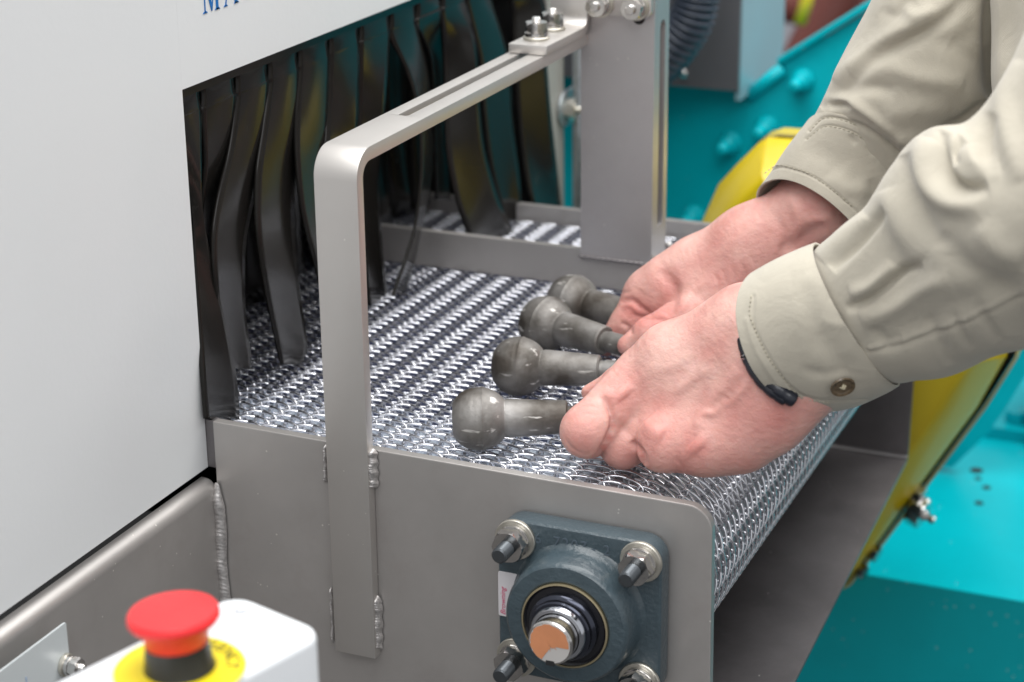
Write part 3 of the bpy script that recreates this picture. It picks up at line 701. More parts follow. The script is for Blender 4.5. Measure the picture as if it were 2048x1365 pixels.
strips = [
 [(192, 366, 411, 0, 0), (215, 367, 408, 0, 0), (260, 369, 412, 0, 0), (400, 380, 402, 0, .004), (533, 388, 423, .002, .004), (650, 396, 450, .006, .008), (750, 403, 470, .010, .012), (838, 410, 477, .012, .012)],
 [(165, 415, 477, 0, 0), (188, 418, 473, 0, 0), (240, 414, 474, 0, 0), (330, 408, 452, -.002, -.004), (430, 400, 430, -.006, -.012), (560, 395, 430, -.010, -.016), (700, 410, 440, -.014, -.018)],
 [(136, 482, 541, 0, 0), (160, 484, 537, 0, 0), (210, 476, 536, 0, 0), (300, 457, 523, .001, -.002), (400, 434, 505, .003, -.003), (480, 424, 490, .005, -.002), (560, 428, 487, .006, .000), (640, 437, 490, .005, .002), (705, 447, 499, .004, .004), (738, 466, 500, .004, .004)],
 [(103, 547, 601, 0, 0), (126, 549, 597, 0, 0), (180, 541, 600, 0, 0), (260, 524, 594, .001, -.002), (350, 512, 588, .003, -.004), (450, 512, 586, .005, -.003), (550, 525, 594, .006, .0), (640, 543, 606, .006, .003), (700, 556, 612, .006, .005), (728, 562, 600, .006, .005)],
 [(78, 607, 659, 0, 0), (100, 609, 655, 0, 0), (150, 600, 660, 0, 0), (240, 590, 652, .001, -.001), (320, 592, 648, .003, -.002), (420, 603, 658, .005, .0), (520, 627, 680, .007, .002), (620, 655, 702, .008, .004), (680, 668, 712, .008, .006)],
 [(54, 665, 723, 0, 0), (78, 667, 719, 0, 0), (130, 660, 724, -.001, .003), (230, 652, 714, -.001, .003), (350, 648, 708, .003, -.002), (480, 658, 712, .004, -.0), (600, 676, 726, .005, .002), (650, 686, 732, .005, .003)],
 [(30, 729, 787, 0, 0), (54, 731, 783, -.002, .004), (110, 724, 780, -.003, .006), (210, 716, 768, -.003, .003), (350, 716, 756, -.003, -.008), (480, 722, 762, -.004, -.008), (610, 738, 776, -.004, -.008)],
 [(8, 793, 850, 0, 0), (34, 795, 850, 0, 0), (80, 799, 851, .001, 0), (150, 816, 854, .006, -.002), (230, 838, 858, .012, -.006), (300, 842, 864, .014, -.008), (370, 840, 859, .014, -.006), (450, 830, 842, .014, -.002), (520, 810, 828, .012, .0), (575, 790, 812, .010, .002), (592, 786, 800, .010, .003)],
 [(-22, 855, 905, 0, 0), (20, 858, 878, -.002, -.008), (120, 862, 884, -.012, -.020), (240, 868, 890, -.020, -.030), (400, 872, 900, -.03, -.04)],
 [(-50, 880, 944, 0, .003), (0, 883, 947, -.004, .008), (100, 886, 951, -.005, .009), (200, 889, 957, -.004, .010), (300, 893, 968, -.001, .012), (390, 910, 993, .005, .015), (440, 926, 1014, .009, .017), (478, 940, 1032, .012, .018)],
 [(-70, 950, 1010, 0, 0), (0, 952, 1012, 0, 0), (120, 958, 1016, -.001, .001), (230, 966, 1022, -.002, .002), (330, 980, 1034, -.002, .004), (420, 1004, 1044, .0, .006), (468, 1020, 1052, .002, .008)],
 [(-90, 1016, 1080, 0, .003), (0, 1020, 1086, -.003, .010), (120, 1028, 1092, -.001, .0130), (230, 1036, 1101, .001, .0145), (330, 1048, 1112, .004, .0150), (400, 1062, 1119, .010, .0125), (452, 1076, 1125, .011, .0125)],
]
for i_, st in enumerate(strips):
    strip(st, (KH[i_ - 1] if i_ else OY0, KH[i_]))

# added inner curtain row, blocks light so the tunnel behind reads black
cu2 = thing('rubber_curtain', 'added second row of black rubber strips keeping light out of the machine opening', 'curtain', (XF - 0.1, 0.25, 0.28))
XC2 = XF - 0.085
mk('curtain_band', box(XC2 - 0.0015, XC2 + 0.0015, -0.018, 0.556, 0.262, 0.42, 0), rubber_m, cu2)
rng = random.Random(8)
for k in range(13):
    y0_ = -0.016 + 0.0435 * k; w_ = 0.0425; n_r = 14; V = np.zeros((n_r, 7, 3)); ph, am = rng.random() * 6, rng.uniform(0.003, 0.010); sw = rng.uniform(-0.010, 0.010)
    for i in range(n_r):
        t = i / (n_r - 1); z_ = 0.264 - t * (0.264 - 0.071)
        for j in range(7):
            u = j / 6; V[i, j] = (XC2 + am * math.sin(t * 3 + ph) * t + 0.004 * math.sin(math.pi * u) * t + (u - 0.5) * 0.010 * t * math.sin(ph), y0_ + w_ * u + sw * t * t, z_)
    o = link('curtain_strip', grid_mesh(V, n_r, 7), rubber_m, cu2, True); md = o.modifiers.new('t', 'SOLIDIFY'); md.thickness = 0.0022; md.offset = 0

# ================================================================== ball studs
def ball_stud(px, py, px2, py2, label, lift=0.0, roll=0.0):
    R = 0.0183
    c = Vector(on(px, py, 2, ZB + R)); e = Vector(on(px2, py2, 2, ZB + R + lift)); d = (e - c).normalized()
    t = thing('ball_stud', label, 'ball stud', tuple(c), 'ball studs lying on the belt')
    prof = [(0.0001, -0.0150), (0.0060, -0.0152), (0.0098, -0.0149), (0.0112, -0.0140)]
    for k in range(0, 25):
        a = math.radians(128 - (128 - 37) * k / 24)
        r = R * math.sin(a); h = R * math.cos(a)
        if 80 < math.degrees(a) < 85: r += 0.00045        # raised forging seam
        if 96 < math.degrees(a) < 99: r -= 0.00015
        prof.append((r, h))
    prof += [(0.0108, 0.0150), (0.0106, 0.0165)]
    mk('ball', lathe(prof, c, d, 72), ball_m, t, 'auto')
    mk('shank', lathe([(0.0106, 0.0145), (0.0111, 0.0165), (0.0111, 0.0185), (0.0095, 0.0500), (0.0086, 0.0510), (0.0001, 0.0510)], c, d, 48), ball_m, t, 'auto')
    mk('neck', lathe([(0.0062, 0.0505), (0.0060, 0.0530), (0.0068, 0.0545), (0.0068, 0.068), (0.0050, 0.0690), (0.0001, 0.0690)], c, d, 32), stud_m if False else ball_m, t, 'auto')
    return t
ball_stud(958, 838, 1140, 834, 'ball stud nearest the side plate, its shank gripped by the left hand', 0.001)
ball_stud(1037, 733, 1190, 741, 'second ball stud from the side plate, darker, its collar showing before the fingers', 0.001)
ball_stud(1092, 648, 1232, 688, 'third ball stud from the side plate, pinched between the hands, bright scratches on the ball', 0.001)
ball_stud(1145, 604, 1262, 630, 'farthest ball stud, lying by the divider bar and partly hidden', 0.001)

# ================================================================== emergency stop box in the foreground
ZBx = 0.120
K0 = on(470, 1184, 2, ZBx); K1 = on(652, 1279, 2, ZBx)
ex_ = Vector(K1 - K0); wbx = ex_.length; ex_.normalize()
bx_ = Vector(on(160, 1365, 2, ZBx) - K0).normalized(); c_ = ex_.dot(bx_); t_c = (1 - math.sqrt(1 - c_ * c_)) / c_
ex_ = (ex_ - bx_ * t_c).normalized(); ey_ = Vector((0, 0, 1)).cross(ex_)     # ey_ points away from the camera
LBx = 0.150
es = thing('stop_box', 'white plastic enclosure with a red mushroom emergency stop button on a yellow ring', 'emergency stop', tuple(K0))
def bpt(u, v): return (Vector(K0) + ex_ * u - ey_ * v)
wbx *= 0.92
rr2 = rounded_rect(0, wbx, 0, LBx, 0.0120, 8)
b = bmesh.new()
lo = [b.verts.new(bpt(u, v) + Vector((0, 0, -0.10))) for u, v in rr2]; hi = [b.verts.new(bpt(u, v)) for u, v in rr2]
for i in range(len(rr2)): b.faces.new((lo[i], lo[(i + 1) % len(rr2)], hi[(i + 1) % len(rr2)], hi[i]))
b.faces.new(lo[::-1]); tf = b.faces.new(hi); bmesh.ops.recalc_face_normals(b, faces=b.faces)
te = [e for e in tf.edges]; bmesh.ops.bevel(b, geom=te, offset=0.0035, segments=4, affect='EDGES', profile=0.5)
mk('enclosure', b, box_m, es, 'auto')
Ce = Vector(on(360, 1341, 2, ZBx)); Z3 = (0, 0, 1)
mk('yellow_ring', lathe([(0.0001, 0.0004), (0.0262, 0.0004), (0.0268, 0.0010), (0.0262, 0.0016), (0.0001, 0.0016)], Ce, Z3, 64), yplas_m, es, 'auto')
tilt = (-0.045, 0.0, 1)
mk('collar', lathe([(0.0001, 0.0016), (0.0148, 0.0016), (0.0140, 0.0030), (0.0130, 0.0130), (0.0001, 0.0130)], Ce, tilt, 48), redflange, es, 'auto')
mk('red_button', lathe([(0.0001, 0.0120), (0.0122, 0.0120), (0.0128, 0.0128), (0.0134, 0.0195), (0.0146, 0.0212), (0.0178, 0.0222), (0.0187, 0.0236), (0.0187, 0.0252), (0.0176, 0.0268), (0.0120, 0.0276), (0.0001, 0.0280)], Ce, tilt, 64), red_m, es, 'auto')
word = 'EMERGENCY'
vx = Vector(on(485, 1341, 2, ZBx) - np.array(Ce)).normalized()
for k, ch in enumerate(word):
    a = math.radians(125 - 15.4 * k)        # clockwise seen from above, starting up-left
    rad = vx * math.cos(a) + Vector((0, 0, 1)).cross(vx) * math.sin(a); tan = rad.cross(Vector((0, 0, 1)))
    mk('ring_character', text_bm(ch, 0.0080, basis(Ce + rad * 0.0190 + Vector((0, 0, 0.0018)), tan, rad), 0.00008), redflange, es)
ps = on(497, 1214, 2, ZBx)
mk('screw', lathe([(0.0001, 0.0006), (0.0030, 0.0006), (0.0032, 0.0016), (0.0024, 0.0024), (0.0001, 0.0026)], Vector(ps) - ey_ * 0.0040, Z3, 24), box_m, es, 'auto')
mk('screw', lathe([(0.0001, 0.0006), (0.0030, 0.0006), (0.0032, 0.0016), (0.0024, 0.0024), (0.0001, 0.0026)], bpt(wbx - 0.008, LBx - 0.010), Z3, 24), box_m, es, 'auto')

# ================================================================== yellow guard
YG0, YG1 = 0.535, 0.80
gd = thing('belt_guard', 'glossy yellow sheet metal guard with rounded edges behind the conveyor', 'guard', (0.0, 0.6, 0.0))
gp = [(1360, 520), (1405, 444), (1440, 366), (1477, 326), (1520, 284), (1537, 276), (1640, 283), (1850, 310), (1970, 390), (2022, 560), (2014, 712), (1957, 812), (1891, 901), (1824, 992), (1760, 1078), (1690, 1168), (1600, 1240), (1500, 1240), (1400, 900)]
YB = YG0 + 0.042
GP = [on(*p, 1, YB) for p in gp]
gpoly = [(p[0], p[2]) for p in GP]
def inset(poly, d):
    P = [Vector(p) for p in poly]; n = len(P); out = []
    ar = sum(P[i].x * P[(i + 1) % n].y - P[(i + 1) % n].x * P[i].y for i in range(n)); sg_ = 1 if ar > 0 else -1
    for i in range(n):
        a = (P[i] - P[i - 1]).normalized(); c = (P[(i + 1) % n] - P[i]).normalized()
        na = Vector((-a.y, a.x)) * sg_; nc = Vector((-c.y, c.x)) * sg_; m_ = (na + nc); m_ = m_ / max(0.35, m_.dot(na)) 
        out.append(tuple(P[i] + m_ * d))
    return out
gs = [tuple(v) for v in catmull(gpoly, 3, True)] if False else gpoly
# rounded front: nested loops
b = bmesh.new(); loops = []
gps = [tuple(v) for v in gpoly]
for j, (dd, yy) in enumerate([(0.0290, YG0), (0.0245, YG0 + 0.0016), (0.0200, YG0 + 0.0055), (0.0050, YB - 0.012), (0.0015, YB - 0.0075), (0, YB - 0.003), (0, YB + 0.004)]):
    pl = inset(gps, dd); loops.append([b.verts.new((p[0], yy, p[1])) for p in pl])
n = len(gps); b.faces.new(loops[0])
for A_, B2 in zip(loops[:-1], loops[1:]):
    for i in range(n): b.faces.new((A_[i], A_[(i + 1) % n], B2[(i + 1) % n], B2[i]))
bmesh.ops.recalc_face_normals(b, faces=b.faces)
vs = [e for e in b.edges if len(e.link_faces) == 2 and abs((e.verts[0].co - e.verts[1].co).y) > 0.004]
o = mk('guard_cover', b, yel_m, gd, 'auto')
sb = o.modifiers.new('b', 'BEVEL'); sb.width = 0.004; sb.segments = 3; sb.limit_method = 'ANGLE'; sb.angle_limit = math.radians(20)
lidpx = [(1500, 620), (1486, 336), (1513, 290), (1530, 275), (1556, 267), (1700, 277), (1880, 290), (2010, 400), (2046, 600), (2036, 716), (1974, 815), (1907, 904), (1838, 996), (1770, 1086), (1700, 1172), (1660, 1190), (1500, 1180)]
lidp = [(q_[0], q_[2]) for q_ in (on(*p_, 1, YB + 0.002) for p_ in lidpx)]
lid = lidp
b = bmesh.new(); ly0, ly1 = YB + 0.002, YB + 0.020
lid_in = inset(lidp, 0.0022)
A0_ = [b.verts.new((p[0], ly0, p[1])) for p in lid]; A1_ = [b.verts.new((p[0], ly1 + 0.002, p[1])) for p in lid]
B0_ = [b.verts.new((p[0], ly0, p[1])) for p in lid_in]; B1_ = [b.verts.new((p[0], ly1 + 0.002, p[1])) for p in lid_in]
for i in range(len(lid)):
    j = (i + 1) % len(lid)
    b.faces.new((A0_[i], A0_[j], A1_[j], A1_[i])); b.faces.new((B0_[i], B0_[j], B1_[j], B1_[i])); f = b.faces.new((A0_[i], A0_[j], B0_[j], B0_[i])); f.material_index = 1
bmesh.ops.recalc_face_normals(b, faces=b.faces)
o = mk('guard_rim', b, yel_m, gd, 'auto'); o.data.materials.append(yel_edge)
mk('guard_gap', prism([tuple(p) for p in inset(lidp, 0.0026)], 1, ly0 + 0.012, ly0 + 0.016), black_m, gd)
# nuts on the guard's right edge
for (px, py, lab, sc) in ((1822, 1016, 'large hex nut with grease nipple on the right edge of the yellow guard', 1.9), (1744, 1104, 'small screw higher up on the lower right edge of the yellow guard', 0.99), (1718, 1140, 'small screw at the bottom tip of the yellow guard', 0.99)):
    p = Vector(on(px, py, 1, YB)); d = Vector((0.85, -0.2, -0.25)).normalized()
    t = thing('nut', lab, 'bolt', tuple(p))
    mk('hex', hexnut(p, d, 0.0125 * sc, 0.0065 * sc, rot=0.2), bolt_m, t, 'auto')
    if sc > 1:
        mk('hex', hexnut(p - d * 0.006 + Vector((0.008, 0.0, 0.012)), d, 0.014, 0.008, rot=0.5), bolt_m, t, 'auto')
        mk('nipple', lathe([(0.005, 0), (0.0045, 0.004), (0.0028, 0.006), (0.0036, 0.009), (0.0030, 0.012), (0.0001, 0.0125)], p + d * 0.0105, d, 20), bolt_m, t, 'auto')

# ================================================================== teal machine
YT = 0.84
tm = thing('teal_machine', 'glossy teal painted steel machine body with studs and base frame', 'machine', (0.1, YT, 0))
ZD = -0.256
tp = [(900, -260), (1300, -200), (1484, 186), (1562, 122), (1655, 72), (1742, 18), (1900, -90), (2200, -230), (2300, 300), (2200, 560), (2046, 760), (2010, 820), (1975, 868), (1905, 936), (1800, 1010), (900, 1010)]
TP = [on(*p, 1, YT) for p in tp]; tpoly_ = [(p[0], max(p[2], ZD)) for p in TP]
mk('end_plate', prism(tpoly_, 1, YT, YT + 0.010, 0.0012), teal_m, tm, 'auto')
# flange along the sloping top edge, going back
def slabpts(P0, P1, th, y0, y1, bv=0.002, bm=None):
    P0 = Vector((P0[0], P0[2])); P1 = Vector((P1[0], P1[2])); d = (P1 - P0).normalized(); nrm = Vector((-d.y, d.x))
    if nrm.y < 0: nrm = -nrm
    return prism([tuple(P0), tuple(P1), tuple(P1 + nrm * th), tuple(P0 + nrm * th)], 1, y0, y1, bv, bm=bm)
mk('top_flange', slabpts(on(1562, 128, 1, YT), on(1900, -84, 1, YT), 0.006, YT - 0.008, YT + 0.030), teal_m, tm, 'auto')
e0, e1 = Vector(on(1497, 192, 1, YT - 0.005)), Vector(on(1566, 137, 1, YT - 0.005))
mk('edge_roll', tube([e0, e0.lerp(e1, 0.5), e1], 0.0060, 16), teal_m, tm, True)
for i, (px, py) in enumerate(((1606, 160), (1462, 285), (1388, 432), (1534, 254), (1760, 240))):
    p = Vector(on(px, py, 1, YT - 0.001)); st = mk('painted_stud', lathe([(0.0115, 0), (0.0108, 0.0040), (0.0086, 0.0065), (0.0082, 0.0155), (0.0055, 0.0170), (0.0052, 0.0300), (0.0036, 0.0320), (0.0001, 0.0325)], p, (0, -1, 0), 20), teal_m, tm, 'auto')
mk('base_deck', box(-0.7, 0.42, 0.602, 1.6, -0.95, ZD, 0.022, 6), teal_m, tm, 'auto')
for (px, py, w) in ((1953, 942, 0.0062), (1956, 958, 0.0032), (1973, 976, 0.0040), (1958, 1007, 0.0040)):
    p = Vector(on(px, py, 2, ZD)); mk('deck_hole', lathe([(0.0001, 0.0), (w, 0.0), (w, 0.0006), (0.0001, 0.0006)], p, (0, 0, 1), 20), black_m, tm)
# bearing stand glimpsed at the right edge
q = on(2010, 905, 2, ZD)
mk('stand_foot', box(q[0] - 0.035, q[0] + 0.20, q[1] + 0.03, q[1] + 0.10, ZD, ZD + 0.012, 0.003), teal_m, tm, 'auto')
mk('stand_web', box(q[0] + 0.012, q[0] + 0.024, q[1] + 0.04, q[1] + 0.22, ZD + 0.012, ZD + 0.13, 0.003), teal_m, tm, 'auto')
mk('stand_web', box(q[0] + 0.045, q[0] + 0.14, q[1] + 0.02, q[1] + 0.035, ZD + 0.02, ZD + 0.15, 0.004), teal_m, tm, 'auto')
mk('stand_bolt', hexnut(Vector((q[0] + 0.0, q[1] + 0.055, ZD + 0.012)), (0, 0, 1), 0.02, 0.012), teal_m, tm, 'auto')
mk('stand_bolt', hexnut(Vector((q[0] + 0.03, q[1] + 0.02, ZD)), (0, 0, 1), 0.02, 0.016), teal_m, tm, 'auto')

# ================================================================== grey enclosure, hose, far things
YE_ = 0.80
en = thing('grey_enclosure', 'dark grey metal cabinet with pale side face standing above the teal plate', 'cabinet', (-0.2, YE_, 0.2))
g0 = on(1476, 183, 1, YE_); g1 = on(1335, 167, 1, YE_)
mk('cabinet_front', box(g0[0] - 0.55, g0[0], YE_, YE_ + 0.004, g0[2], g0[2] + 0.35, 0.001), grey_m, en)
mk('cabinet_side', box(g0[0] - 0.004, g0[0] + 0.0005, YE_ + 0.0045, YE_ + 0.146, g0[2] - 0.01, g0[2] + 0.35, 0.001), pale_m, en)
p = Vector(on(1367, 148, 1, YE_)); mk('rivet', lathe([(0.004, 0), (0.0035, 0.0015), (0.0001, 0.0022)], p, (0, -1, 0), 16), bolt_m, en, True)
hs = thing('hose', 'black corrugated flexible hose curving down behind the upright post', 'hose', tuple(on(1385, 40, 1, 0.74)))
hp = catmull([on(1402, -140, 1, 0.73), on(1398, -40, 1, 0.73), on(1380, 45, 1, 0.73), on(1325, 120, 1, 0.74), on(1270, 150, 1, 0.765), on(1235, 160, 1, 0.805)], 60)
rad_ = [0.0185 + 0.0022 * math.sin(i * 2 * math.pi / 9.0) for i in range(len(hp))]
mk('corrugated_tube', tube(hp, 0.02, 24, radii=rad_), hose_m, hs, True)
def bar_thing(name, label, cat, pts, r, m, Y, flat=None):
    P = [on(*p, 1, Y) for p in pts]; o_ = mk(name, tube(P, r, 12), m, None, True); tag(o_, label, cat); return o_
bar_thing('lift_arm', 'blurred reddish brown machine arm in the far background left of the sleeve', 'machine arm', [(1500, 330), (1610, 120), (1680, -20), (1760, -200)], 0.036, redbrown, 2.0)
bar_thing('lift_arm', 'short reddish brown machine arm in the top corner right beside the sleeve edge', 'machine arm', [(1712, 120), (1725, 20), (1715, -120)], 0.028, redbrown, 2.2)
bar_thing('lift_arm', 'small dark reddish part beyond the pale cabinet side', 'machine part', [(1560, -40), (1585, 10), (1576, 40)], 0.022, redbrown, 2.1)
bar_thing('yellow_strap', 'narrow blurred yellow strap hanging in the far background', 'strap', [(1626, -60), (1614, 0), (1600, 46)], 0.009, yel_m, 1.75)

# ================================================================== person
per = thing('person', 'person in khaki work shirt gathering ball studs on the belt with both hands', 'person', tuple(at(2300, 600, 1.1)))

def seg_d(P, a, b, ra, rb):
    a = np.asarray(a); b = np.asarray(b); ab = b - a; L = ab @ ab
    t = np.clip(((P - a) @ ab) / L, 0, 1); q = P - a - t[..., None] * ab
    return np.sqrt((q * q).sum(-1)) - (ra + (rb - ra) * t)
def smin(a, b, k):
    h = np.clip(0.5 + 0.5 * (b - a) / k, 0, 1); return b * (1 - h) + a * h - k * h * (1 - h)
def surface_nets(F, org, h):
    s = F < 0; nx, ny, nz = F.shape
    acc = np.zeros((nx - 1, ny - 1, nz - 1, 3), np.float32); cnt = np.zeros((nx - 1, ny - 1, nz - 1), np.float32)
    cor = [(0, 0, 0), (1, 0, 0), (0, 1, 0), (1, 1, 0), (0, 0, 1), (1, 0, 1), (0, 1, 1), (1, 1, 1)]
    sl = lambda c: (slice(c[0], nx - 1 + c[0]), slice(c[1], ny - 1 + c[1]), slice(c[2], nz - 1 + c[2]))
    for i in range(8):
        for ax in range(3):
            j = i | (1 << ax)
            if i == j: continue
            A, B = F[sl(cor[i])], F[sl(cor[j])]; m_ = (A < 0) != (B < 0)
            t = np.where(m_, A / np.where(m_, A - B, 1), 0)
            for c_ in range(3):
                acc[..., c_] += np.where(m_, cor[i][c_] + (t if c_ == ax else 0), 0)
            cnt += m_
    act = cnt > 0; idx = -np.ones(act.shape, int); idx[act] = np.arange(act.sum())
    g = np.argwhere(act); V = (g + acc[act] / cnt[act][:, None]) * h + org
    Fs = []
    for ax in range(3):
        o1, o2 = (ax + 1) % 3, (ax + 2) % 3
        a0 = [slice(0, n_ - 1) if k == ax else slice(1, n_ - 1) for k, n_ in enumerate((nx, ny, nz))]
        a1 = list(a0); a1[ax] = slice(1, (nx, ny, nz)[ax])
        s0, s1 = s[tuple(a0)], s[tuple(a1)]
        for sign in (0, 1):
            e = np.argwhere((s0 != s1) & (s0 == bool(sign)))
            if not len(e): continue
            base = e.copy()
            for k in range(3):
                if k != ax: base[:, k] += 1
            def cell(d1, d2):
                q_ = base.copy(); q_[:, o1] -= d1; q_[:, o2] -= d2; return idx[q_[:, 0], q_[:, 1], q_[:, 2]]
            quad = np.stack([cell(1, 1), cell(0, 1), cell(0, 0), cell(1, 0)], 1)
            Fs.append(quad if sign else quad[:, ::-1])
    return V, np.concatenate(Fs)
def mesh_from(V, Fq):
    me = bpy.data.meshes.new('s'); me.vertices.add(len(V)); me.vertices.foreach_set('co', np.asarray(V, np.float32).ravel())
    me.loops.add(Fq.size); me.loops.foreach_set('vertex_index', Fq.ravel().astype(np.int32))
    me.polygons.add(len(Fq)); me.polygons.foreach_set('loop_start', np.arange(0, Fq.size, 4, dtype=np.int32))
    try: me.polygons.foreach_set('loop_total', np.full(len(Fq), 4, np.int32))
    except Exception: pass
    me.update(calc_edges=True); me.validate(); return me
def vnormals(V, Fq):
    n_ = np.cross(V[Fq[:, 2]] - V[Fq[:, 0]], V[Fq[:, 3]] - V[Fq[:, 1]]); N = np.zeros_like(V)
    for k in range(4): np.add.at(N, Fq[:, k], n_)
    return N / np.maximum(np.linalg.norm(N, axis=1, keepdims=True), 1e-12)
def laplace(V, Fq, it=2, lam=0.5):
    cnt = np.zeros(len(V))
    for k in range(4): np.add.at(cnt, Fq[:, k], 2)
    for _ in range(it):
        A_ = np.zeros_like(V)
        for k in range(4):
            np.add.at(A_, Fq[:, k], V[Fq[:, (k + 1) % 4]]); np.add.at(A_, Fq[:, k], V[Fq[:, (k - 1) % 4]])
        V = V + lam * (A_ / cnt[:, None] - V)
    return V
def poly_dist(p2, pts):
    best = np.full(len(p2), 1e9); tt = np.zeros(len(p2)); pts = np.asarray(pts, float); side = np.zeros(len(p2))
    Ls = np.r_[0, np.cumsum(np.linalg.norm(np.diff(pts, axis=0), axis=1))]
    for i in range(len(pts) - 1):
        a, b2 = pts[i], pts[i + 1]; ab = b2 - a; t = np.clip(((p2 - a) @ ab) / (ab @ ab), 0, 1); q_ = p2 - a - t[:, None] * ab; d = np.hypot(q_[:, 0], q_[:, 1])
        m_ = d < best; best[m_] = d[m_]; tt[m_] = (Ls[i] + t[m_] * (Ls[i + 1] - Ls[i])) / Ls[-1]
        cr = ab[0] * q_[:, 1] - ab[1] * q_[:, 0]; side[m_] = np.sign(cr[m_])
    return best, tt, side
def folds(V, N, fl):
    """relief laid on the camera-facing skin or cloth: (polyline px, width px, height mm, asym)"""
    pr = proj(V); p2 = pr[:, :2]; vd = CAM - V; vd /= np.linalg.norm(vd, axis=1, keepdims=True)
    face = np.clip(((N * vd).sum(1)) * 4 + 0.2, 0, 1); D = np.zeros(len(V))
    for f in fl:
        pts = catmull(f[0], 6) if len(f[0]) > 2 else np.asarray(f[0], float)
        w, a = f[1], f[2] * 1e-3; asym = f[3] if len(f) > 3 else 0
        d, t, sd = poly_dist(p2, pts)
        ww = np.where(sd > 0, w * (1 + asym), w * (1 - asym)) if asym else w
        taper = np.sin(np.clip(t, 0, 1) * math.pi) ** 0.5 if not (len(f) > 4 and f[4]) else 1.0
        D += a * np.exp(-(d / ww) ** 2) * taper
    return V + N * (D * face)[:, None]
def laplace1(P, it=4):
    for _ in range(it): P[1:-1] = (P[:-2] + P[2:] + 2 * P[1:-1]) / 4
    return P
def P3(px, py, dep): return at(px, py, dep)
def hand(name, prims, h, bounds, fl, ruddy_shade, label):
    lo = np.array(bounds[0]); hi = np.array(bounds[1])
    ax = [np.arange(lo[k], hi[k], h) for k in range(3)]
    G = np.stack(np.meshgrid(*ax, indexing='ij'), -1)
    F = None
    for grp, kin, kout in prims:
        f = None
        for a, ra, b2, rb in grp:
            A_ = P3(*a); B2 = P3(*b2); d = seg_d(G, A_, B2, ra * a[2] / F0, rb * b2[2] / F0)
            f = d if f is None else smin(f, d, kin)
        F = f if F is None else smin(F, f, kout)
    V, Fq = surface_nets(F, lo, h); V = laplace(V, Fq, 3)
    for _ in range(2):
        pass
    N = vnormals(V, Fq); V = folds(V, N, fl)
    V = laplace(V, Fq, 1, 0.3)
    me = mesh_from(V, Fq)
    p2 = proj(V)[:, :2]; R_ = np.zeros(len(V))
    for (x, y, r, s_) in ruddy_shade: R_ = np.maximum(R_, s_ * np.exp(-(((p2[:, 0] - x) ** 2 + (p2[:, 1] - y) ** 2) / r ** 2)))
    at_ = me.attributes.new('ruddy_shade', 'FLOAT', 'POINT'); at_.data.foreach_set('value', R_.astype(np.float32))
    return link(name, me, skin_m, per, True, label)
def bounds_of(prims, pad=0.012):
    pts = []
    for grp, _, _ in prims:
        for a, ra, b2, rb in grp:
            for q_, r in ((a, ra), (b2, rb)):
                c_ = P3(*q_); rr_ = r * q_[2] / F0 + pad; pts += [c_ - rr_, c_ + rr_]
    pts = np.array(pts); return pts.min(0), pts.max(0)

# left hand, nearer the camera: (px, py, depth m), radius px
L_palm = [((1720, 630, 1.050), 80, (1590, 700, 1.062), 86), ((1720, 660, 1.050), 80, (1610, 745, 1.060), 83),
          ((1600, 690, 1.066), 82, (1505, 655, 1.080), 74), ((1600, 740, 1.060), 82, (1545, 762, 1.066), 80),
          ((1505, 655, 1.080), 74, (1278, 786, 1.108), 50), ((1520, 700, 1.074), 80, (1330, 840, 1.098), 50),
          ((1545, 762, 1.066), 80, (1400, 872, 1.086), 50), ((1560, 790, 1.064), 74, (1480, 876, 1.074), 52),
          ((1400, 872, 1.086), 50, (1330, 888, 1.086), 44), ((1480, 876, 1.074), 52, (1400, 893, 1.078), 46), ((1540, 840, 1.066), 66, (1480, 868, 1.074), 58), ((1480, 650, 1.090), 68, (1340, 712, 1.105), 55), ((1340, 712, 1.105), 55, (1248, 772, 1.120), 38)]
L_idx = [((1285, 752, 1.112), 56, (1174, 864, 1.099), 51), ((1174, 862, 1.101), 49, (1176, 870, 1.118), 46), ((1176, 868, 1.118), 42, (1240, 850, 1.135), 34)]
L_mid = [((1322, 846, 1.100), 50, (1246, 892, 1.107), 44), ((1246, 892, 1.108), 42, (1275, 885, 1.124), 32)]
L_rng = [((1400, 872, 1.088), 48, (1322, 898, 1.084), 40), ((1322, 898, 1.086), 39, (1345, 893, 1.112), 32)]
L_pky = [((1480, 876, 1.076), 50, (1415, 900, 1.074), 40), ((1415, 900, 1.076), 39, (1420, 898, 1.100), 30)]
L_thb = [((1330, 730, 1.130), 45, (1240, 762, 1.142), 30), ((1240, 762, 1.142), 28, (1180, 786, 1.150), 18)]
Lp = [(L_palm, 0.014, 0.01), (L_idx, 0.006, 0.0042), (L_mid, 0.006, 0.0018), (L_rng, 0.006, 0.009), (L_pky, 0.006, 0.010), (L_thb, 0.005, 0.003)]
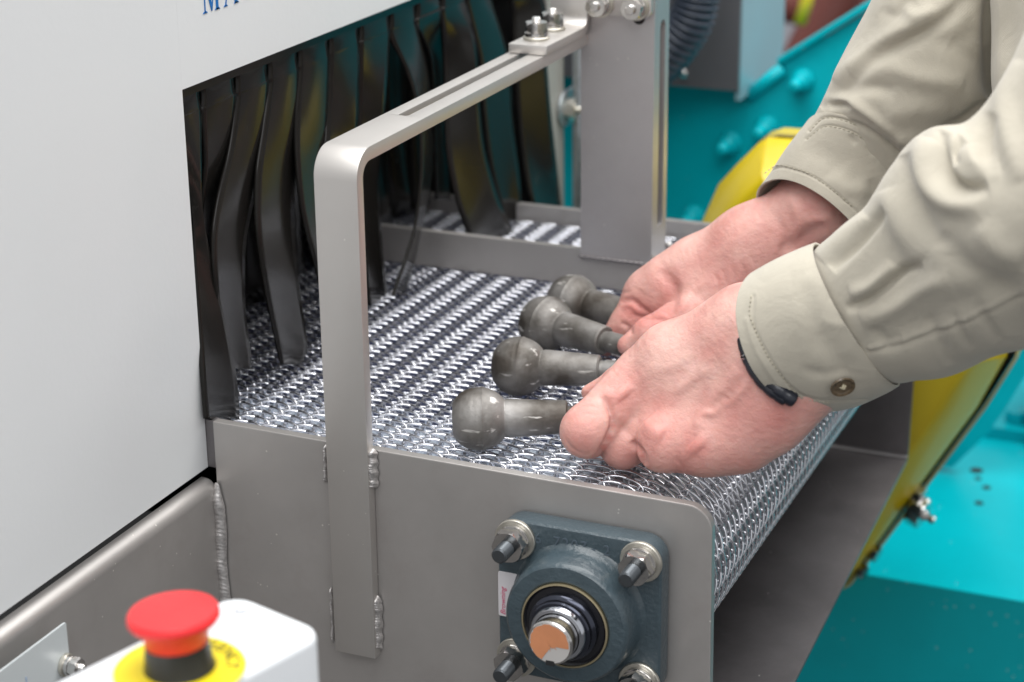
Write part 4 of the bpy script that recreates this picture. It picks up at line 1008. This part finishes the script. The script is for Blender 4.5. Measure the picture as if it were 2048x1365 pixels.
Lf = [([(1206, 792), (1221, 822), (1227, 850), (1217, 880), (1203, 906), (1192, 926)], 6.5, -3.4), ([(1198, 790), (1214, 806), (1224, 828)], 8, -1.2), ([(1262, 882), (1280, 905), (1290, 932)], 6.5, -4.0), ([(1150, 800), (1168, 790), (1186, 794)], 4, -0.3), ([(1230, 850), (1250, 858), (1268, 878)], 9, -0.8), ([(1350, 915), (1362, 930), (1368, 942)], 5, -0.7),
      ([(1292, 842), (1310, 860), (1328, 872)], 22, 3.0), ([(1236, 778), (1250, 796)], 22, 1.8), ([(1385, 885), (1400, 900)], 24, 1.6), ([(1440, 700), (1370, 770), (1320, 840)], 14, 1.1), ([(1480, 740), (1420, 810), (1385, 870)], 14, 1.3),
      ([(1455, 800), (1430, 826), (1408, 830), (1390, 858)], 8, 1.5), ([(1500, 760), (1470, 800), (1455, 802)], 8, 1.1), ([(1345, 790), (1380, 765), (1430, 735)], 9, 0.8), ([(1300, 742), (1340, 735), (1400, 700)], 12, 0.6), ([(1405, 745), (1350, 800), (1330, 835)], 16, -0.8), ([(1450, 790), (1400, 850)], 14, -0.8),
      ([(1128, 872), (1140, 893), (1160, 907), (1178, 910)], 3, -0.7), ([(1300, 845), (1330, 850)], 5, -0.4), ([(1150, 822), (1170, 812), (1190, 815)], 3, -0.35), ([(1148, 838), (1170, 828), (1192, 830)], 3, -0.3),
      ([(1240, 770), (1270, 740), (1320, 700)], 12, -0.5), ([(1395, 655), (1440, 690), (1470, 760)], 18, 0.6), ([(1500, 600), (1490, 660), (1505, 740)], 10, -0.6)]
Lr = [(1224, 835, 9, 0.35), (1226, 852, 9, 0.6), (1218, 875, 9, 0.7), (1208, 895, 9, 0.7), (1284, 912, 8, 0.6), (1312, 862, 46, 0.42), (1235, 792, 42, 0.45), (1160, 880, 50, 0.25), (1395, 895, 40, 0.5), (1260, 915, 45, 0.4), (1360, 925, 40, 0.45), (1470, 860, 90, 0.35), (1520, 830, 90, 0.4), (1165, 850, 60, 0.2)]  # knuckle redness, plus crease and lower palm shade painted in as dark red
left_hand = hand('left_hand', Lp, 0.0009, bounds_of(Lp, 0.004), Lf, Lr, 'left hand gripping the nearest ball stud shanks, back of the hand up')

R_palm = [((1700, 375, 1.234), 62, (1640, 412, 1.232), 76), ((1640, 412, 1.232), 76, (1500, 492, 1.252), 73), ((1500, 492, 1.252), 73, (1400, 552, 1.270), 72),
          ((1400, 552, 1.270), 72, (1330, 592, 1.280), 66), ((1560, 500, 1.245), 70, (1420, 610, 1.255), 66), ((1330, 592, 1.280), 64, (1300, 600, 1.284), 54)]
R_idx = [((1305, 600, 1.278), 48, (1262, 645, 1.280), 38), ((1262, 645, 1.280), 36, (1211, 690, 1.285), 23)]
R_thb = [((1370, 640, 1.245), 50, (1300, 668, 1.245), 32), ((1300, 668, 1.245), 31, (1256, 692, 1.248), 22)]
R_mid = [((1310, 590, 1.300), 50, (1275, 640, 1.315), 34), ((1275, 640, 1.315), 32, (1235, 665, 1.320), 22)]
Rp = [(R_palm, 0.014, 0.01), (R_idx, 0.006, 0.006), (R_mid, 0.006, 0.005), (R_thb, 0.006, 0.005)]
Rf = [([(1243, 606), (1262, 600), (1285, 618), (1306, 632)], 5, -1.8), ([(1240, 645), (1258, 655), (1262, 672)], 4, -1.6), ([(1320, 540), (1338, 560), (1348, 590), (1330, 630)], 13, -2.6), ([(1262, 628), (1290, 636), (1330, 640)], 4, -1.3),
      ([(1243, 615), (1262, 612), (1280, 628)], 4, 0.8), ([(1285, 585), (1300, 560), (1320, 530)], 16, 1.0),
      ([(1428, 545), (1436, 568), (1432, 585)], 3.5, -0.7), ([(1445, 540), (1452, 560), (1448, 580)], 3.5, -0.7), ([(1461, 530), (1470, 555), (1466, 575)], 3.5, -0.6), ([(1480, 520), (1490, 545), (1486, 566)], 3.5, -0.6), ([(1500, 510), (1512, 535)], 3.5, -0.5),
      ([(1575, 385), (1600, 440), (1590, 490)], 11, 1.4), ([(1560, 505), (1600, 480), (1650, 450)], 14, -2.2), ([(1610, 440), (1640, 440), (1670, 430)], 8, 1.2), ([(1540, 420), (1570, 470), (1560, 520)], 9, -0.8), ([(1400, 520), (1450, 500), (1520, 440)], 16, 0.7),
      ([(1415, 560), (1380, 590), (1350, 640)], 8, 0.8), ([(1250, 640), (1240, 660), (1225, 672)], 3, -0.5), ([(1236, 592), (1246, 586), (1262, 584)], 3, -0.5)]
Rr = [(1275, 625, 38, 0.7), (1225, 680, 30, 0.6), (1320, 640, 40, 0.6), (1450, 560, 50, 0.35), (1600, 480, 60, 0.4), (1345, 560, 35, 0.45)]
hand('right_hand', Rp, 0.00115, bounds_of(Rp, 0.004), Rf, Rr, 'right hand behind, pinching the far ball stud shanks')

# ------------------------------------------------------------------ sleeves
VD = RM.T @ np.array([0, 0, -1.0])          # towards the camera
def loft(stations, nu, nv, th0=0.0, th1=2 * math.pi, power=1.0):
    """stations: (A px, B px, depth, half depth m, tilt px)"""
    S_ = []
    for A_, B2, dep, rd, tl in stations:
        a = at(*A_, dep); b2 = at(*B2, dep); c_ = (a + b2) / 2; e = (a - b2) / 2; VDc = (CAM - c_) / np.linalg.norm(CAM - c_)
        tv = (RM.T @ np.array([tl[0] / F0, tl[1] / F0, 0])) * dep
        S_.append(np.concatenate([c_, e, VDc * rd + tv]))
    S_ = catmull(np.array(S_), max(2, nu // (len(S_) - 1)))
    th = np.linspace(th0, th1, nv, endpoint=(th1 - th0) < 6.28)
    c_, e, d = S_[:, None, :3], S_[:, None, 3:6], S_[:, None, 6:9]
    return c_ + np.cos(th)[None, :, None] * e + np.sin(th)[None, :, None] * d
def gridF(nu, nv, wrap=True):
    idx = np.arange(nu * nv).reshape(nu, nv)
    if wrap: a, b2, c_, d = idx[:-1], np.roll(idx, -1, 1)[:-1], np.roll(idx, -1, 1)[1:], idx[1:]
    else: a, b2, c_, d = idx[:-1, :-1], idx[:-1, 1:], idx[1:, 1:], idx[1:, :-1]
    return np.stack([a, b2, c_, d], -1).reshape(-1, 4)
def cloth(name, stations, nu, nv, fl, parent, label=None, noise=0.0012, seed=0, scale=1.0, rim=None):
    V = loft(stations, nu, nv); nu_, nv_ = V.shape[:2]
    if scale != 1.0:
        c_ = V.mean(1, keepdims=True); V = c_ + (V - c_) * scale
    Fq = gridF(nu_, nv_); Vf = V.reshape(-1, 3).copy(); N = vnormals(Vf, Fq)
    cen = np.repeat(V.mean(1), nv_, 0)
    if ((Vf - cen) * N).sum() < 0: Fq = Fq[:, ::-1]; N = -N
    rng_ = np.random.RandomState(seed)
    for _ in range(7):                                            # soft broad waves in the cloth
        k = rng_.normal(size=3) * 55; ph = rng_.rand() * 6.28; Vf = Vf + N * (np.sin(Vf @ k + ph) * noise * 0.45)[:, None]
    Vf = folds(Vf, N, fl)
    me = mesh_from(Vf, Fq); l = me.uv_layers.new(name='UVMap')
    li = np.zeros(len(me.loops), int); me.loops.foreach_get('vertex_index', li)
    l.data.foreach_set('uv', np.stack([(li // nv_) / nu_, (li % nv_) / nv_], 1).ravel())
    o_ = link(name, me, cloth_m, parent, True, label)
    md = o_.modifiers.new('t', 'SOLIDIFY'); md.thickness = 0.0014; md.offset = -1
    return o_, V
S1_cuff = [((1548, 546), (1620, 824), 1.062, 0.036, (-102, -14)), ((1580, 524), (1692, 815), 1.055, 0.038, (-80, -14)), ((1618, 500), (1758, 790), 1.048, 0.040, (-52, -12)), ((1636, 489), (1792, 771), 1.045, 0.040, (-36, -6))]
S1_body = [((1600, 540), (1745, 770), 1.054, 0.030, (-40, 2)), ((1632, 497), (1800, 776), 1.046, 0.040, (-26, 2)), ((1665, 468), (1845, 760), 1.036, 0.046, (-10, 0)), ((1712, 418), (1905, 740), 1.022, 0.051, (0, 0)), ((1762, 345), (1975, 718), 1.005, 0.056, (0, 0)), ((1808, 292), (2040, 703), 0.99, 0.060, (0, 0)),
           ((1862, 256), (2120, 680), 0.975, 0.064, (0, 0)), ((1935, 250), (2200, 650), 0.965, 0.068, (0, 0)), ((1996, 175), (2300, 600), 0.955, 0.07, (0, 0)), ((2055, 45), (2420, 520), 0.95, 0.075, (0, 0)), ((2180, -160), (2560, 400), 0.95, 0.08, (0, 0)), ((2330, -420), (2760, 200), 0.96, 0.09, (0, 0))]
S1f = [([(1662, 538), (1700, 500), (1740, 455), (1775, 420)], 11, -5.0), ([(1640, 520), (1690, 470), (1730, 430)], 16, 3.0),
       ([(1692, 618), (1735, 600), (1790, 555), (1815, 538), (1845, 532)], 9, -6.0), ([(1700, 590), (1750, 572), (1790, 530)], 16, 3.5), ([(1720, 640), (1780, 620), (1850, 575), (1900, 560)], 18, 3.5),
       ([(1890, 262), (1878, 305), (1888, 350), (1925, 378), (1975, 372)], 14, -8.5), ([(1925, 275), (1905, 300), (1908, 330)], 10, -5.0), ([(1850, 275), (1842, 320), (1858, 370), (1900, 405), (1960, 410)], 22, 5.5), ([(1940, 290), (1960, 330), (2000, 330)], 22, 4.0),
       ([(1810, 310), (1822, 380), (1850, 440), (1880, 500)], 20, -4.0), ([(1770, 380), (1800, 450), (1840, 520)], 22, 3.5), ([(1700, 690), (1760, 680), (1840, 650), (1920, 610), (2048, 560)], 26, -2.6),
       ([(1745, 655), (1770, 690), (1800, 678)], 12, -2.0), ([(1960, 450), (2000, 500), (2048, 520)], 26, 3.5), ([(1880, 470), (1940, 540), (2048, 600)], 24, -3.0), ([(1850, 640), (1880, 680), (1900, 730)], 12, -1.6), ([(1900, 630), (1925, 670), (1945, 700)], 10, -1.5), ([(1950, 610), (1975, 650), (2000, 680)], 12, -1.4),
       ([(1990, 230), (1970, 290), (1990, 350)], 18, -3.5), ([(2030, 120), (2010, 220), (2030, 320), (2048, 360)], 24, 4.0), ([(1738, 700), (1790, 690), (1835, 672), (1930, 640), (2048, 585)], 3, 1.0, 0, 1), ([(1735, 706), (1790, 697), (1836, 680), (1930, 648), (2048, 593)], 3, -0.9, 0, 1)]
S1cf = [([(1600, 540), (1620, 620), (1660, 700), (1745, 790)], 22, -1.5), ([(1585, 560), (1640, 560), (1680, 600)], 22, 0.8), ([(1600, 700), (1650, 715), (1720, 700)], 20, 0.8), ([(1600, 735), (1640, 748), (1700, 742)], 10, -1.1), ([(1640, 640), (1680, 650), (1720, 640)], 10, 0.6), ([(1655, 590), (1690, 610)], 9, -0.7),
        ([(1508, 592), (1506, 640), (1524, 690), (1575, 768), (1632, 800), (1740, 800)], 2.6, -0.7, 0, 1), ([(1493, 640), (1512, 700), (1562, 775), (1620, 812)], 5, 0.5, 0, 1), ([(1640, 745), (1660, 750), (1690, 757)], 16, 0.8)]
sl1, Vsl = cloth('shirt_sleeve', S1_body, 260, 220, S1f, per, 'left sleeve in the foreground', 0.0016, 3)
cf1, Vc1 = cloth('cuff', S1_cuff, 90, 220, S1cf, sl1, 'left cuff with brown button', 0.0010, 5, 1.02)
S2_cuff = [((1522, 374), (1735, 560), 1.232, 0.040, (40, -50)), ((1550, 335), (1770, 500), 1.230, 0.041, (30, -66)), ((1583, 293), (1805, 440), 1.226, 0.042, (22, -70)), ((1612, 254), (1840, 390), 1.222, 0.043, (18, -62))]
S2_body = [((1590, 300), (1790, 440), 1.226, 0.034, (22, -52)), ((1612, 262), (1840, 400), 1.223, 0.043, (18, -56)), ((1632, 222), (1880, 370), 1.218, 0.047, (10, -40)), ((1662, 162), (1930, 320), 1.210, 0.050, (0, -20)), ((1700, 84), (1990, 240), 1.20, 0.052, (0, 0)), ((1722, 38), (2005, 170), 1.195, 0.054, (0, 0)), ((1745, -10), (2020, 90), 1.19, 0.056, (0, 0)), ((1800, -130), (2060, -50), 1.185, 0.06, (0, 0)), ((1860, -300), (2120, -260), 1.18, 0.065, (0, 0)), ((1950, -520), (2260, -520), 1.18, 0.08, (0, 0))]
S2f = [([(1640, 215), (1700, 165), (1760, 110), (1840, 70), (1900, 30), (1940, -10)], 15, -4.0), ([(1665, 160), (1730, 115), (1790, 70), (1850, 40), (1900, 0)], 18, 3.6), ([(1700, 150), (1770, 135), (1850, 160), (1930, 170)], 22, 2.6), ([(1680, 190), (1740, 175), (1790, 185)], 15, -2.6),
       ([(1640, 198), (1690, 200), (1740, 230), (1790, 270), (1815, 290)], 11, 2.8), ([(1655, 212), (1690, 210), (1700, 220)], 8, -2.6), ([(1700, 243), (1740, 262), (1790, 300), (1820, 330)], 6, -2.2), ([(1985, -40), (1982, 60), (1988, 140), (1990, 220)], 16, -6.0), ([(1880, 260), (1930, 240), (1975, 200)], 12, -3.0), ([(1900, 90), (1960, 130), (1970, 200)], 22, -2.0),
       ([(1770, 240), (1830, 220), (1900, 225)], 24, 2.0), ([(1790, 280), (1850, 285)], 16, 2.0), ([(1810, 10), (1830, 30), (1870, 15)], 14, 2.4), ([(1760, 20), (1790, 30), (1830, 0)], 14, -1.6), ([(1820, 60), (1900, 85), (1960, 60)], 22, -1.8)]
S2cf = [([(1618, 262), (1650, 235), (1700, 244), (1740, 268), (1790, 318)], 3, -0.9, 0, 1), ([(1612, 278), (1650, 252), (1700, 262), (1740, 288), (1788, 338)], 2.4, -0.6, 0, 1), ([(1530, 350), (1560, 335), (1600, 344), (1640, 362), (1690, 402), (1720, 430)], 2.4, -0.7, 0, 1), ([(1700, 270), (1712, 290)], 7, -1.0), ([(1735, 292), (1750, 310)], 7, -1.0), ([(1660, 350), (1700, 380), (1740, 370)], 16, 1.6), ([(1740, 360), (1750, 390), (1725, 420)], 12, -1.4), ([(1600, 300), (1650, 310), (1690, 340)], 24, -1.0)]
sl2, _ = cloth('shirt_sleeve', S2_body, 220, 200, S2f, per, 'right sleeve, farther from the camera', 0.0016, 7)
cf2, Vc2 = cloth('cuff', S2_cuff, 90, 200, S2cf, sl2, 'right cuff with double stitching', 0.0008, 9, 1.02)
TB_ = [((1965, -420), (2700, -420), 1.16, 0.10, (0, 0)), ((1980, -60), (2700, -60), 1.15, 0.10, (0, 0)), ((1986, 60), (2700, 60), 1.15, 0.10, (0, 0)), ((1992, 200), (2700, 200), 1.15, 0.10, (0, 0)), ((2025, 380), (2720, 380), 1.16, 0.10, (0, 0)), ((2120, 700), (2760, 700), 1.17, 0.10, (0, 0)), ((2230, 1000), (2800, 1000), 1.18, 0.10, (0, 0)), ((2330, 1500), (2900, 1500), 1.2, 0.10, (0, 0))]
cloth('shirt_body', TB_, 160, 160, [([(2030, -20), (2020, 80), (2035, 200)], 20, -2.0), ([(2000, 0), (1998, 100), (2003, 220)], 5, 0.8)], per, 'front of the khaki shirt', 0.0016, 11)

# stitches, set as short threads along the seams
def front_on(obj_, px, py):
    me = obj_.data
    if '_kd' not in SKD or SKD['_kd'][0] is not obj_:
        n_ = len(me.vertices); co = np.zeros(n_ * 3, np.float32); me.vertices.foreach_get('co', co); co = co.reshape(-1, 3).astype(float)
        no = np.zeros(n_ * 3, np.float32); me.vertices.foreach_get('normal', no); no = no.reshape(-1, 3)
        pr = proj(co); keep = (no * (CAM - co)).sum(1) > 0; SKD['_kd'] = (obj_, co[keep], pr[keep], no[keep])
    _, co, pr, no = SKD['_kd']; d = np.hypot(pr[:, 0] - px, pr[:, 1] - py); i = np.argmin(d + (pr[:, 2] - 1) * 30)
    dep = pr[i, 2]; return Vector(at(px, py, dep)), Vector(no[i])
SKD = {}
def stitches(obj_, lines, step=9.0, r=0.00028):
    bm = bmesh.new()
    for ln in lines:
        P = catmull(ln, 12); L = np.r_[0, np.cumsum(np.linalg.norm(np.diff(P, axis=0), axis=1))]; q_ = 0.0
        while q_ + step * 0.62 < L[-1]:
            a = [np.interp(q_, L, P[:, k]) for k in (0, 1)]; c_ = [np.interp(q_ + step * 0.62, L, P[:, k]) for k in (0, 1)]
            p0, n0 = front_on(obj_, *a); p1, n1 = front_on(obj_, *c_)
            if (p1 - p0).length < 0.008: tube([p0 + n0 * 0.0001, (p0 + p1) / 2 + n0 * 0.0004, p1 + n1 * 0.0001], r, 5, bm=bm)
            q_ += step
    o_ = mk('stitching', bm, stitch_m, obj_, True); o_['kind'] = 'stuff'; return o_
stitches(cf1, [[(1503, 592), (1499, 625), (1508, 655), (1537, 716), (1577, 768), (1604, 796), (1660, 806)]])
stitches(cf2, [[(1530, 348), (1556, 331), (1588, 337), (1619, 348), (1666, 381), (1706, 414)], [(1620, 264), (1650, 237), (1700, 246), (1740, 270), (1788, 318)], [(1614, 280), (1650, 254), (1700, 264), (1740, 290), (1780, 334)]])
# button
pb_, nb_ = front_on(cf1, 1684, 770); nb_ = nb_.normalized()
bt_ = mk('button', lathe([(0.0001, 0.0006), (0.0052, 0.0006), (0.0062, 0.0014), (0.0060, 0.0022), (0.0050, 0.0020), (0.0044, 0.0014), (0.0001, 0.0013)], pb_, nb_, 32), brown_button, cf1, 'auto') if False else None
bt_ = lathe([(0.0001, 0.0006), (0.0056, 0.0006), (0.0066, 0.0014), (0.0064, 0.0024), (0.0052, 0.0021), (0.0046, 0.0015), (0.0001, 0.0014)], pb_, nb_, 32)
tube([pb_ + nb_ * 0.0012 + Vector((-0.0013, 0, 0)), pb_ + nb_ * 0.0024, pb_ + nb_ * 0.0012 + Vector((0.0013, 0, 0))], 0.0004, 6, bm=None)
mk('button', bt_, brown_button, cf1, 'auto')
xx = nb_.orthogonal().normalized(); yy_ = nb_.cross(xx); bmt = bmesh.new()
for sgn in (-1, 1):
    tube([pb_ + nb_ * 0.0012 - xx * 0.0015 + yy_ * 0.0007 * sgn, pb_ + nb_ * 0.0025 + yy_ * 0.0007 * sgn, pb_ + nb_ * 0.0012 + xx * 0.0015 + yy_ * 0.0007 * sgn], 0.0005, 6, bm=bmt)
mk('button_thread', bmt, thread_m, cf1, True)

# wristwatch peeping from under the cuff: strap segments laid on the skin
wt = thing('wristwatch', 'dark rubber wristwatch half hidden under the left cuff', 'watch', tuple(at(1535, 750, 1.05)))
SKD.clear(); cuts = []
for off, rr_w, nm in ((-24, 0.0034, 'case'), (-8, 0.0042, 'strap')):
    pth = []
    for (px, py) in catmull([(1512 + off, 680), (1519 + off, 710), (1533 + off, 740), (1552 + off, 766), (1574 + off, 785), (1596 + off, 799)], 6):
        p_, n_2 = front_on(left_hand, px, py); pth.append(p_ + n_2.normalized() * (0.0012 if off == 0 else 0.0016))
    pth = [Vector(v) for v in laplace1(np.array([list(v) for v in pth]))]
    mk(nm, tube(pth, rr_w, 12, radii=[rr_w * (1 - 0.10 * (k % 5 == 0)) for k in range(len(pth))]), watch_m, wt, True)
p_, n_2 = front_on(left_hand, 1498, 720)
mk('crown', lathe([(0.0001, 0), (0.0014, 0), (0.0014, 0.0022), (0.0001, 0.0024)], p_ + n_2.normalized() * 0.004, (-0.6, -0.5, 0.5), 12), chrome_m, wt, 'auto')
